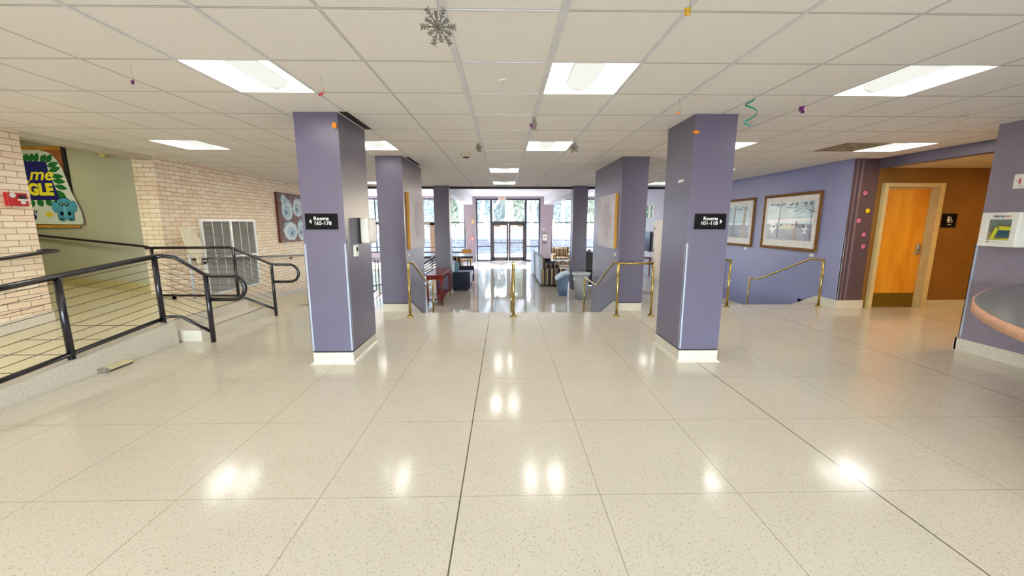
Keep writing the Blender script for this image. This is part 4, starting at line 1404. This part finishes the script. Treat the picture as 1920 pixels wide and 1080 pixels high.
text_mb('AED', 0.028, tx(4.085, 1.534), 0.001, bold=0.0008, sx=1.0).build('lettering', mat('orange_print', (196, 96, 48), 0.6), t)
hrt = MB()
for dy in (0, 0.008): hrt.prism(blob(4.193 + dy, 1.279, 0.006, 0.006, 10, 0), 0, xf - 0.001, xf)
hrt.prism([(4.187, 1.279), (4.207, 1.279), (4.197, 1.264)], 0, xf - 0.001, xf)
hrt.build('heart_mark', mat('dark_red_print', (150, 40, 54), 0.6), t)
ln = MB()
for q, (a, b_) in enumerate(((4.175, 4.06), (4.175, 4.10))): ln.box(xf - 0.0008, xf, b_, a, 1.277 - q * 0.009, 1.280 - q * 0.009)
ln.build('fine_print', mat('grey_print', (170, 160, 158), 0.6), t)
# small printed notice above
t = thing('wall_notice', 'small white printed notice with red marks above the defibrillator cabinet', 'sign', (5.35, 4.08, 1.84))
xn = 5.345
MB().box(xn, 5.35, 3.86, 4.185, 1.83, 1.975).build('card', WPLA, t)
g = MB()
g.prism(blob(4.135, 1.905, 0.010, 0.034, 14, 0.1), 0, xn - 0.001, xn)
g.prism(blob(4.16, 1.905, 0.006, 0.006, 10, 0), 0, xn - 0.001, xn)
g.build('red_mark', mat('pale_red_print', (206, 90, 100), 0.6), t)
g = MB()
g.box(xn - 0.001, xn, 4.11, 4.15, 1.852, 1.857)
g.box(xn - 0.001, xn, 4.03, 4.07, 1.852, 1.857)
g.prism(blob(4.06, 1.92, 0.022, 0.03, 14, 0.1), 0, xn - 0.001, xn, 1)
g.build('caption_bar', [mat('grey_print', (120, 110, 118), 0.6), mat('peach_print', (240, 210, 180), 0.6)], t)

# counter with rounded end
poly = [(5.349, 3.93), (5.105, 3.86), (4.832, 3.742), (4.576, 3.61), (4.294, 3.436), (3.977, 3.22), (3.73, 3.02), (3.53, 2.82), (3.36, 2.62),
        (3.20, 2.41), (3.06, 2.19), (2.95, 1.95), (2.90, 1.7), (2.93, 1.42), (3.05, 1.2), (3.25, 1.03), (3.55, 0.93), (5.349, 0.9)]
t = thing('reception_counter', 'rounded grey counter with a pinkish wood edge fixed to the right wall', 'counter', (5.3, 2.6, 0.79))
MB().prism(poly, 2, 0.856, 0.86).build('top', GREYC, t)
MB().prism([(x - 0.008 if x < 5.34 else x, y + (0.008 if y > 1.5 else -0.004)) for x, y in poly], 2, 0.785, 0.8565, smooth=True).build('edge_band', EDGEW, t)
MB().box(4.6, 5.349, 1.2, 1.9, 0.0, 0.785).build('pedestal', PURP, t)

# ============================================================ HANGING DECORATIONS
def snowflake(x, y, z, r, rot, label):
    m = MB()
    ax = Vector((math.cos(rot), math.sin(rot), 0))
    up = Vector((0, 0, 1))
    c0 = Vector((x, y, z))
    def pt(u, v): return tuple(c0 + ax * u + up * v)
    for i in range(12):
        a = math.pi / 6 * i + 0.2
        ca, sa = math.cos(a), math.sin(a)
        rr = r if i % 2 == 0 else r * 0.74
        m.tube([pt(0, 0), pt(rr * ca, rr * sa)], 0.0035, 5)
        for f_ in (0.5, 0.68, 0.84):
            for sd in (-1, 1):
                b = a + sd * 0.75
                m.tube([pt(rr * f_ * ca, rr * f_ * sa), pt(rr * f_ * ca + rr * 0.22 * math.cos(b), rr * f_ * sa + rr * 0.22 * math.sin(b))], 0.0028, 5)
    ring = [pt(r * 0.3 * math.cos(i / 16 * 6.283), r * 0.3 * math.sin(i / 16 * 6.283)) for i in range(17)]
    m.tube(ring, 0.003, 5)
    t = thing('snowflake', label, 'decoration', (x, y, z), 'snowflakes hanging from the ceiling')
    m.build('flake', SNOW, t)
    MB().tube([(x, y, z + r), (x, y, H)], 0.0006, 4).build('thread', WIRE, t)
snowflake(-0.295, 1.96, 2.35, 0.085, 0.5, 'large silver snowflake nearest, left of the white ceiling rails')
snowflake(0.27, 3.72, 2.35, 0.068, 1.15, 'silver snowflake seen nearly edge on, above the purple curl')
snowflake(-0.30, 4.88, 2.35, 0.06, 0.9, 'silver snowflake on the left white rail near the smoke detector')
snowflake(0.82, 4.86, 2.35, 0.06, 0.1, 'round silver snowflake right of the second row ceiling light')
def spiral(x, y, z0, z1, r, turns, m, label, wd=0.012, tap=0.0, ph=0.0):
    s_ = MB()
    n = int(turns * 18)
    pts = []
    for i in range(n + 1):
        u = i / n
        a = ph + turns * 2 * math.pi * u
        rr = r * (1 - tap * u)
        pts.append(Vector((x + rr * math.cos(a), y + rr * math.sin(a), z1 + (z0 - z1) * u)))
    for i in range(n):
        p, q = pts[i], pts[i + 1]
        w0 = Vector((0, 0, wd))
        e = Vector((0.0012, 0.0012, 0))
        s_.quad([p, q, q + w0, p + w0], smooth=True)
        s_.quad([p + e, p + w0 + e, q + w0 + e, q + e], smooth=True)
        s_.quad([p, p + e, q + e, q], smooth=True)
        s_.quad([p + w0, q + w0, q + w0 + e, p + w0 + e], smooth=True)
    t = thing('foil_spiral', label, 'decoration', (x, y, z1))
    s_.build('foil', m, t)
    MB().tube([tuple(pts[0] + Vector((0, 0, wd * 0.5))), (x, y, H)], 0.0006, 4).build('thread', WIRE, t)
    return t
spiral(2.02, 3.40, 2.25, 2.47, 0.045, 1.6, TEAL, 'teal foil spiral hanging beside the Rooms 101-118 pillar', 0.013, 0, 0.6)
spiral(2.45, 3.41, 2.37, 2.41, 0.022, 2.2, VIOLET, 'purple foil curl hanging right of the teal spiral', 0.02)
spiral(0.81, 1.91, 2.375, 2.41, 0.013, 2.0, GOLDF, 'gold foil curl at the top right of the middle strip', 0.012)
spiral(-1.33, 3.1, 2.38, 2.42, 0.018, 0.6, RED, 'red foil curl beside the front left ceiling light', 0.016)
spiral(1.49, 3.56, 2.395, 2.41, 0.016, 1.2, ORANGE, 'small orange foil curl left of the Rooms 101-118 pillar', 0.008)
spiral(0.262, 4.04, 2.375, 2.42, 0.016, 1.2, VIOLET, 'dark purple foil curl on the right white rail', 0.02)
spiral(4.28, 3.82, 2.30, 2.49, 0.035, 3.0, PALEF, 'pale champagne foil spiral near the right wall', 0.004)
spiral(-2.48, 2.88, 2.39, 2.41, 0.008, 1.5, VIOLET, 'tiny dark foil curl at the upper left ceiling', 0.012)
for (x, z, lab, sd) in ((-1.63, 2.40, 'orange paper leaf stuck at the top of the Rooms 165-178 pillar', 1), (1.875, 2.355, 'orange paper piece at the top of the Rooms 101-118 pillar', 2)):
    t = MB().prism(blob(x, z, 0.026 if sd == 1 else 0.03, 0.028 if sd == 1 else 0.016, 9, 0.25, sd), 1, 4.03, 4.046)
    tag(t.build('paper_leaf', ORANGE, None, (x, 4.05, z)), lab, 'decoration')

# ============================================================ LOUNGE FURNITURE
def sofa(label, x0, y0, w, d, h, seats, mats, rot=0.0, name='sofa', arm_h=0.6, grp=None):
    """local: width along X, faces -Y; origin at floor centre"""
    body, seat, armm = mats
    cat = 'sofa' if seats > 1 else 'armchair'
    t = thing(name, label, cat, (0, 0, 0), grp)
    aw = 0.16
    MB().box(-w / 2 + aw, w / 2 - aw, -d / 2 + 0.05, d / 2 - 0.1, 0.08, 0.30).build('base', body, t, bevel=0.01)
    sw = (w - 2 * aw) / seats
    for q in range(seats):
        a = -w / 2 + aw + q * sw
        MB().box(a + 0.005, a + sw - 0.005, -d / 2 + 0.02, d / 2 - 0.2, 0.30, 0.46).build('seat_cushion', seat, t, bevel=0.04)
        b = MB().prism([(d / 2 - 0.30, 0.46), (d / 2 - 0.16, 0.46), (d / 2 - 0.08, h - 0.02), (d / 2 - 0.20, h - 0.04)], 0, a + 0.005, a + sw - 0.005)
        b.build('back_cushion', body, t, bevel=0.04)
    b = MB().prism([(d / 2 - 0.16, 0.08), (d / 2 - 0.02, 0.08), (d / 2, h), (d / 2 - 0.1, h)], 0, -w / 2 + 0.02, w / 2 - 0.02)
    b.build('back_frame', SEATB if seats > 1 else body, t, bevel=0.03)
    for s in (-1, 1):
        xa = -w / 2 if s < 0 else w / 2 - aw
        MB().box(xa, xa + aw, -d / 2, d / 2 - 0.08, 0.06, arm_h).build('armrest', armm, t, bevel=0.03)
    for sx in (-1, 1):
        for sy in (-1, 1):
            MB().box(sx * (w / 2 - 0.08) - 0.025, sx * (w / 2 - 0.08) + 0.025, sy * (d / 2 - 0.1) - 0.025, sy * (d / 2 - 0.1) + 0.025, 0, 0.08).build('foot', BLACK, t)
    t.location = (x0, y0, ZL)
    t.rotation_euler = (0, 0, rot)
    return t
# left group
sofa('navy sofa with pale blue seats beside the left lounge pillar', -1.50, 13.2, 1.9, 0.82, 0.82, 3, (SEATB, SEATB, NAVY), R(90))
tag(MB().box(-0.2, 0.2, -0.07, 0.07, -0.2, 0.2).build('cushion', TEALP, None, None, bevel=0.06), 'teal cushion leaning on the navy sofa back', 'cushion')
cu = bpy.context.scene.objects[-1]
cu = [o for o in COL.objects if o.name.startswith('cushion')][-1]
cu.location = (-1.52, 12.55, ZL + 0.68)
cu.rotation_euler = (0, R(14), R(96))
sofa('striped armchair behind the navy sofa, near the game table', -2.05, 15.2, 0.85, 0.8, 0.85, 1, (STRX, STRX, STRX), R(180), 'armchair')
# right group
sofa('striped sofa with a pale back, nearest on the right of the lounge aisle', 1.60, 13.95, 1.75, 0.9, 0.98, 3, (STRY, NAVY, STRY), R(90))
sofa('navy sofa farther back on the right of the lounge aisle', 1.55, 16.2, 1.75, 0.85, 0.98, 3, (SEATB, SEATB, NAVY), R(90))
sofa('tan striped armchair facing the room in front of the right windows', 2.8, 19.5, 0.92, 0.85, 0.9, 1, (TANX, TANX, TANX), 0, 'armchair')
sofa('navy armchair beside the tan striped armchair', 3.85, 19.3, 0.9, 0.85, 0.8, 1, (NAVY, NAVY, NAVY), 0, 'armchair')
sofa('black leather armchair behind the two bins, near the right rear pillar', 2.95, 13.3, 0.95, 0.9, 1.12, 1, (BLKL, BLKL, BLKL), 0, 'armchair', 0.78)
# coffee table with a checker top
t = thing('coffee_table', 'low dark coffee table with a chequered top behind the striped sofas', 'table', (2.6, 17.6, ZL))
ct = MB()
for i in range(6):
    for j in range(4): ct.box(2.1 + i * 0.17, 2.1 + i * 0.17 + 0.168, 17.2 + j * 0.2, 17.2 + j * 0.2 + 0.198, ZL + 0.42, ZL + 0.45, (i + j) % 2)
ct.build('table_top', [BLKL, WPLA], t)
for a in (2.14, 3.08):
    for b in (17.24, 17.96): MB().box(a - 0.025, a + 0.025, b - 0.025, b + 0.025, ZL, ZL + 0.42).build('leg', BLACK, t)

# cherry console table
t = thing('console_table', 'glossy red cherry console table with a lower shelf, left of the aisle', 'table', (-1.8, 10.75, ZL))
X0, X1, T0, T1 = -2.02, -1.57, 10.02, 11.62
ht = ZL + 0.80
MB().box(X0, X1, T0, T1, ht - 0.025, ht).build('table_top', CHERRY, t, bevel=0.006)
ap = MB()
arcp = [(X0 + 0.04, ht - 0.025), (X0 + 0.04, ht - 0.15)] + [(X0 + 0.04 + (X1 - X0 - 0.08) * i / 8, ht - 0.15 + 0.03 * math.sin(math.pi * i / 8)) for i in range(1, 8)] + [(X1 - 0.04, ht - 0.15), (X1 - 0.04, ht - 0.025)]
ap.prism(arcp, 1, T0 + 0.04, T0 + 0.06)
ap.prism(arcp, 1, T1 - 0.06, T1 - 0.04)
ap.box(X1 - 0.06, X1 - 0.04, T0 + 0.05, T1 - 0.05, ht - 0.14, ht - 0.025)
ap.box(X0 + 0.04, X0 + 0.06, T0 + 0.05, T1 - 0.05, ht - 0.14, ht - 0.025)
ap.build('apron', CHERRY, t)
MB().box(X0 + 0.04, X1 - 0.04, T0 + 0.05, T1 - 0.05, ZL + 0.16, ZL + 0.18).build('shelf', CHERRY, t)
for x in (X0 + 0.045, X1 - 0.045):
    for y in (T0 + 0.05, T1 - 0.05):
        MB().tube([(x, y, ht - 0.03), (x, y, ZL)], 0.032, 4, r2=0.018).build('leg', CHERRY, t)

# game table with pale blue top and black edge
t = thing('game_table', 'long folding game table with a pale blue top and black edge', 'table', (-2.9, 16.7, ZL))
MB().box(-4.3, -1.32, 16.0, 17.5, 0.115, 0.14).build('table_top', mat('pale_blue_top', (176, 200, 214), 0.15), t)
MB().box(-4.32, -1.30, 15.98, 16.0, 0.06, 0.14).box(-1.32, -1.28, 15.98, 17.52, 0.06, 0.14).build('edge_rim', BLACK, t)
for x in (-4.1, -2.95, -2.65, -1.5):
    for y in (16.15, 17.35): MB().tube([(x, y, ZL), (x, y, 0.115)], 0.02, 8).build('leg', BLACK, t)
t = thing('wooden_chair', 'golden wooden chair under the far end of the game table', 'chair', (-1.75, 18.2, ZL))
MB().box(-1.98, -1.52, 17.98, 18.42, ZL + 0.42, ZL + 0.46).build('seat', PINE, t)
for x in (-1.95, -1.55):
    for y in (18.0, 18.4): MB().box(x - 0.02, x + 0.02, y - 0.02, y + 0.02, ZL, ZL + (0.42 if y < 18.2 else 0.9)).build('leg', PINE, t)
MB().box(-1.97, -1.53, 18.39, 18.42, ZL + 0.68, ZL + 0.9).build('backrest', PINE, t)

# bins
def bin_(name, label, x, y, r0, r1, h, m, rim, liner, sq=None):
    t = thing(name, label, 'trash can', (x, y, ZL))
    MB().lathe((x, y, ZL), [(r0, 0.0), (r0 + (r1 - r0) * 0.5, h * 0.5), (r1, h), (r1 - 0.012, h), (r0 - 0.012, 0.02)], 28).build('body', m, t)
    MB().lathe((x, y, ZL + h - 0.05), [(r1 + 0.005, 0.0), (r1 + 0.022, 0.0), (r1 + 0.022, 0.055), (r1 - 0.03, 0.055)], 28).build('rim', rim, t)
    MB().lathe((x, y, ZL + 0.12), [(r0 * 0.25, 0.0), (r0 * 0.62, 0.04), (r0 * 0.8, 0.25), (r1 * 0.9, h - 0.16)], 24).build('liner_bag', liner, t)
    return t
CBAG = mat('clear_bag', (206, 208, 212), 0.35)
bin_('trash_can', 'round clear plastic trash can with a white rim and bag', 2.14, 10.95, 0.17, 0.235, 0.74, CLEAR, mat('grey_white_rim', (200, 202, 206), 0.4), CBAG)
t = thing('recycling_bin', 'slim translucent blue recycling bin with a slanted grey lid', 'trash can', (1.70, 11.6, ZL))
x0, y0 = 1.70, 11.6
pts0 = [(x0 - 0.10, ZL + 0.0), (x0 + 0.13, ZL + 0.0), (x0 + 0.17, ZL + 0.64), (x0 - 0.16, ZL + 0.5)]
MB().prism(pts0, 1, y0 - 0.22, y0 + 0.22).build('body', BLUEPL, t)
MB().prism([(x0 - 0.19, ZL + 0.46), (x0 - 0.17, ZL + 0.53), (x0 + 0.0, ZL + 0.66), (x0 + 0.19, ZL + 0.69), (x0 + 0.19, ZL + 0.63), (x0 + 0.02, ZL + 0.59)], 1, y0 - 0.24, y0 + 0.24).build('lid', mat('grey_blue_lid', (176, 190, 204), 0.3), t)
MB().prism([(x0 - 0.08, ZL + 0.02), (x0 + 0.11, ZL + 0.02), (x0 + 0.12, ZL + 0.16), (x0 + 0.02, ZL + 0.12), (x0 - 0.09, ZL + 0.17)], 1, y0 - 0.2, y0 + 0.2).build('contents', mat('navy_litter', (40, 54, 110), 0.6, noise=0.4, nscale=30), t)

# right lounge wall: TV, certificates, door, small table
t = thing('television', 'black flat television on the right wall of the lounge', 'television', (5.8, 16.2, 0.35))
MB().box(5.68, 5.74, 15.5, 16.9, 0.35, 1.12).build('screen', SCREEN, t, bevel=0.006)
MB().box(5.74, 5.8, 15.9, 16.5, 0.55, 0.9).build('wall_bracket', BLACK, t)
CERT = mat('certificate_green', (40, 150, 96), 0.6)
for q, (y, z) in enumerate(((16.1, 1.95), (15.65, 1.95), (16.1, 1.68), (15.65, 1.68))):
    lab = ('white and green certificate, upper far one above the television', 'white and green certificate, upper near one above the television',
           'white and green certificate, lower far one above the television', 'white and green certificate, lower near one above the television')[q]
    t = thing('certificate', lab, 'certificate', (5.8, y, z), 'green certificates on the lounge wall')
    MB().box(5.785, 5.8, y - 0.18, y + 0.18, z - 0.02, z + 0.2).build('card', WPLA, t)
    MB().box(5.782, 5.785, y + 0.02, y + 0.17, z - 0.01, z + 0.19).build('green_panel', CERT, t)
t = thing('side_table', 'small dark red side table under the television', 'table', (5.5, 15.9, ZL))
MB().box(5.25, 5.78, 15.5, 16.3, ZL + 0.72, ZL + 0.76).build('table_top', CHERRY, t)
for x in (5.28, 5.74):
    for y in (15.54, 16.26): MB().box(x - 0.02, x + 0.02, y - 0.02, y + 0.02, ZL, ZL + 0.72).build('leg', CHERRY, t)
d4 = struct('door_4', MB().box(5.77, 5.81, 13.9, 15.35, ZL, 1.56), mat('pale_cream_frame', (236, 226, 214), 0.5))
MB().box(5.755, 5.77, 14.0, 15.25, ZL + 0.01, 1.5).build('leaf', PALEW, d4)
for z in (-0.3, 0.35, 1.2): MB().box(5.745, 5.757, 15.22, 15.27, z, z + 0.1).build('hinge', BLACK, d4)

# exit sign and devices around the doors
t = thing('exit_sign', 'small white EXIT sign hanging from the ceiling before the glass doors', 'exit sign', (-0.14, 21.7, HL))
MB().box(-0.33, 0.08, 21.66, 21.72, 2.64, 2.87).build('housing', WPLA, t)
text_mb('EXIT', 0.2, lambda u, v, w: (-0.125 + u, 21.659 - w, 2.685 + v), 0.002, align='CENTER', bold=0.003, sx=0.8).build('lettering', mat('exit_orange', (216, 130, 90), 0.5), t)
MB().box(-0.15, -0.10, 21.67, 21.71, 2.865, HL).build('mount', WPLA, t)
t = thing('alarm_strobe', 'small cream alarm strobe on the mauve wall left of the doors', 'alarm', (-1.72, YB, 1.45))
MB().box(-1.79, -1.65, YB - 0.05, YB, 1.42, 1.62).build('box', mat('cream_plastic', (224, 206, 140), 0.5), t)
MB().tube([(-1.72, YB - 0.01, 1.62), (-1.70, YB - 0.01, 2.76)], 0.012, 6).tube([(-1.73, YB - 0.01, 1.42), (-1.76, YB - 0.01, 0.76)], 0.012, 6).build('conduit', MAUVE, t)
t = thing('pull_station', 'pale red pull station on the mauve wall left of the doors', 'fire alarm', (-1.76, YB, 0.55))
MB().box(-1.85, -1.68, YB - 0.05, YB, 0.5, 0.76).build('housing', mat('pale_red', (224, 130, 140), 0.5), t)
MB().box(-1.80, -1.73, YB - 0.06, YB - 0.05, 0.56, 0.66).build('pull_handle', WPLA, t)
t = thing('wall_dispenser', 'white sanitizer dispenser on a dark plate right of the glass doors', 'dispenser', (2.2, YB, 0.45))
MB().box(2.08, 2.34, YB - 0.02, YB, 0.33, 0.92).build('back_plate', mat('grey_plate', (130, 120, 130), 0.5), t)
MB().box(2.10, 2.32, YB - 0.12, YB - 0.02, 0.5, 0.86).build('cover', WPLA, t, bevel=0.01)
MB().box(2.19, 2.23, YB - 0.125, YB - 0.118, 0.66, 0.76).build('sight_window', SIGNB, t)
tag(MB().box(2.08, 2.20, YB - 0.03, YB, 1.09, 1.14).build('wall_switch', WPLA, None, (2.14, YB, 1.1)), 'small white switch above the sanitizer dispenser', 'switch')

# ============================================================ OUTSIDE
g = MB()
g.box(-60, 60, 22.15, 90, ZL - 0.35, ZL - 0.12)
g.box(-60, 60, -60, -6.3, -0.4, -0.15)
o = g.build('ground', mat('pale_ground', (176, 168, 158), 0.95, noise=0.1, nscale=0.8))
o['kind'] = 'structure'
g = MB()
g.prism([(29, ZL - 0.13), (36, 0.05), (36, ZL - 0.3), (29, ZL - 0.3)], 0, -50, 50)
o = g.build('ground_bank', mat('leaf_litter_bank', (112, 98, 94), 0.95, noise=0.3, nscale=2.5))
o['kind'] = 'structure'
g = MB()
g.prism([(36, 0.05), (46, 0.75), (60, 1.2), (60, -1), (36, -1)], 0, -50, 50)
o = g.build('ground_road', mat('pale_road', (206, 202, 196), 0.9, noise=0.1, nscale=0.6))
o['kind'] = 'structure'
g = MB().box(-7.5, 5.5, 22.15, 26.2, ZL - 0.12, ZL - 0.02)
o = g.build('ground_deck', mat('pale_deck', (176, 168, 150), 0.8, noise=0.06, nscale=6))
o['kind'] = 'structure'
# deck railing
t = thing('deck_railing', 'grey deck railing with horizontal rails outside the glass doors', 'railing', (0.0, 26.0, ZL))
DG = mat('weathered_grey', (150, 150, 156), 0.6)
for k_ in range(10): MB().box(-7.4 + k_ * 1.4, -7.34 + k_ * 1.4, 25.98, 26.04, ZL - 0.02, ZL + 1.05).build('post', DG, t)
MB().box(-7.4, 5.3, 25.97, 26.05, ZL + 1.02, ZL + 1.07).build('top_rail', DG, t)
for q in range(6): MB().box(-7.4, 5.3, 25.995, 26.015, ZL + 0.12 + q * 0.15, ZL + 0.15 + q * 0.15).build('rail', DG, t)
# porch posts
t = thing('porch_post', 'brown wooden porch post with a beam outside the left windows', 'post', (-4.15, 23.4, ZL))
BRW = mat_wood('weathered_brown', (126, 92, 66), (160, 124, 92), 0.8)
MB().box(-4.32, -4.05, 23.3, 23.55, ZL - 0.05, 1.52).build('post', BRW, t)
MB().box(-7.6, -3.7, 23.3, 23.5, 1.34, 1.5).build('beam', BRW, t)

def tree(seed, hgt, crown, leaf_m, bark, n_leaf, r0):
    rn = random.Random(seed)
    tr = MB()
    tips = []
    def br(p, d_, L, r, lv):
        q = p + d_ * L
        mid = p + d_ * L * 0.5 + Vector((rn.uniform(-1, 1), rn.uniform(-1, 1), 0)) * L * 0.05
        tr.tube([p, mid, q], r, 6, r2=r * 0.6)
        if lv == 0:
            tips.append(q)
            return
        for k_ in range(3 if lv > 1 else 3):
            nd = (d_ + Vector((rn.uniform(-.8, .8), rn.uniform(-.8, .8), rn.uniform(-0.1, 0.5)))).normalized()
            br(p + d_ * L * rn.uniform(0.55, 1.0), nd, L * rn.uniform(0.55, 0.75), r * 0.5, lv - 1)
    br(Vector((0, 0, 0)), Vector((rn.uniform(-.05, .05), 0, 1)).normalized(), hgt * 0.45, r0, 4)
    lf_ = MB()
    for i in range(n_leaf):
        c_ = rn.choice(tips) + Vector((rn.gauss(0, 1), rn.gauss(0, 1), rn.gauss(0, 0.8))) * crown
        s_ = rn.uniform(0.08, 0.2) * (1.7 if hgt > 10 else 0.8)
        a = Vector((rn.uniform(-1, 1), rn.uniform(-1, 1), rn.uniform(-1, 1))).normalized() * s_
        b = a.cross(Vector((rn.uniform(-1, 1), rn.uniform(-1, 1), rn.uniform(-1, 1)))).normalized() * s_
        lf_.quad([c_ - a, c_ + b, c_ + a, c_ - b])
    return tr, lf_
BARK = mat('pale_grey_bark', (186, 176, 178), 0.9, noise=0.2, nscale=6)
LEAFA = mat('blue_grey_foliage', (186, 202, 212), 0.9, noise=0.15, nscale=2)
LEAFB = mat('pale_olive_foliage', (196, 200, 184), 0.9, noise=0.15, nscale=2)
def make_tree(seed, hgt, crown, lm, n, r0, label, loc, grp='trees outside the lounge windows'):
    t = thing('tree', label, 'tree', (0, 0, 0), grp)
    a, b = tree(seed, hgt, crown, lm, BARK, n, r0)
    a.build('trunk', BARK, t)
    b.build('foliage', lm, t)
    t.location = loc
    return t
TG = 'trees outside the lounge windows'
T1_ = make_tree(1, 11, 1.5, LEAFA, 9000, 0.28, 'pale tree straight outside the glass doors', (0.6, 40, 0.6))
T2_ = make_tree(2, 12, 1.7, LEAFA, 9000, 0.30, 'pale tree outside left of the glass doors', (-2.6, 43, 0.8))
T3_ = make_tree(5, 9, 0.8, LEAFB, 2200, 0.2, 'thin young tree close behind the deck railing', (1.75, 31, ZL))
sp_ = [(-6.5, 42, 0), (-10.5, 44, 1), (-14.5, 41, 0), (3.4, 43, 1), (6.6, 40, 0), (10.2, 44, 1), (14.0, 41, 0), (-4.5, 48, 0), (2.0, 49, 1), (8.4, 50, 0), (-8.5, 50, 1), (-12.5, 49, 0)]
for i, (x, y, k_) in enumerate(sp_):
    dup((T1_, T2_)[k_], (x, y, 0.9), 'pale leafy tree %s, seen %s' % ('across the road' if y < 45 else 'in the second row across the road', 'through the left lounge windows' if x < -3.5 else ('through the right lounge window' if x > 4 else 'through the glass doors')), TG, rotz=i * 1.3)
for i, (x, y) in enumerate(((-1.1, 32), (3.6, 31), (4.9, 34), (0.1, 35), (-3.4, 33), (6.4, 32))):
    dup(T3_, (x, y, ZL + max(0, (y - 28) * 0.15)), 'thin tree close behind the deck railing, seen %s' % ('left of the glass doors' if x < -0.6 else ('through the glass doors' if x < 3 else 'through the right lounge window')), TG, rotz=i * 2.1)

# low wooded backdrop seen through the upper panes
def bush_mesh(seed, n, m):
    rn = random.Random(seed)
    b = MB()
    for i in range(n):
        u = Vector((rn.gauss(0, 1), rn.gauss(0, 1), rn.gauss(0, 1))).normalized() * rn.uniform(0.55, 1.0)
        c_ = Vector((u.x * 2.3, u.y * 1.6, 2.9 + u.z * 2.7))
        s_ = rn.uniform(0.07, 0.2)
        a = Vector((rn.uniform(-1, 1), rn.uniform(-1, 1), rn.uniform(-1, 1))).normalized() * s_ * 1.5
        q = a.cross(Vector((rn.uniform(-1, 1), rn.uniform(-1, 1), rn.uniform(-1, 1)))).normalized() * s_ * 0.5
        b.quad([c_ - a, c_ + q, c_ + a, c_ - q])
    st = MB()
    for i in range(14):
        an = rn.uniform(0, 6.28)
        st.tube([(0, 0, 0), (0.7 * math.cos(an), 0.6 * math.sin(an), 2.0), (1.9 * math.cos(an + 0.3), 1.3 * math.sin(an + 0.3), 2.5 + rn.uniform(0.5, 2.2))], 0.06, 5, r2=0.02)
    return b, st
protos = []
for k_, m_ in enumerate((LEAFA, mat('grey_blue_foliage', (200, 210, 226), 0.9, noise=0.2, nscale=2), LEAFB)):
    t = thing('shrub', 'tall blue grey shrub beyond the road', 'shrub', (0, 0, 0), 'shrubs beyond the road')
    b, st = bush_mesh(20 + k_, 6500, m_)
    b.build('foliage', m_, t)
    st.build('stems', BARK, t)
    protos.append(t)
rn = random.Random(11)
for i in range(13):
    x = -20.0 + i * 2.75 + rn.uniform(-0.2, 0.2)
    y = 47.5 + (3.4 if i % 2 else 0.0)
    lab = ('tall blue grey shrub beyond the road', 'tall pale blue shrub beyond the road', 'tall olive shrub beyond the road')[i % 3]
    if i < 3:
        protos[i].location = (x, y, 0.7)
        protos[i]['label'] = lab
    else: dup(protos[i % 3], (x, y, 0.7), lab, 'shrubs beyond the road', rotz=i * 0.9)
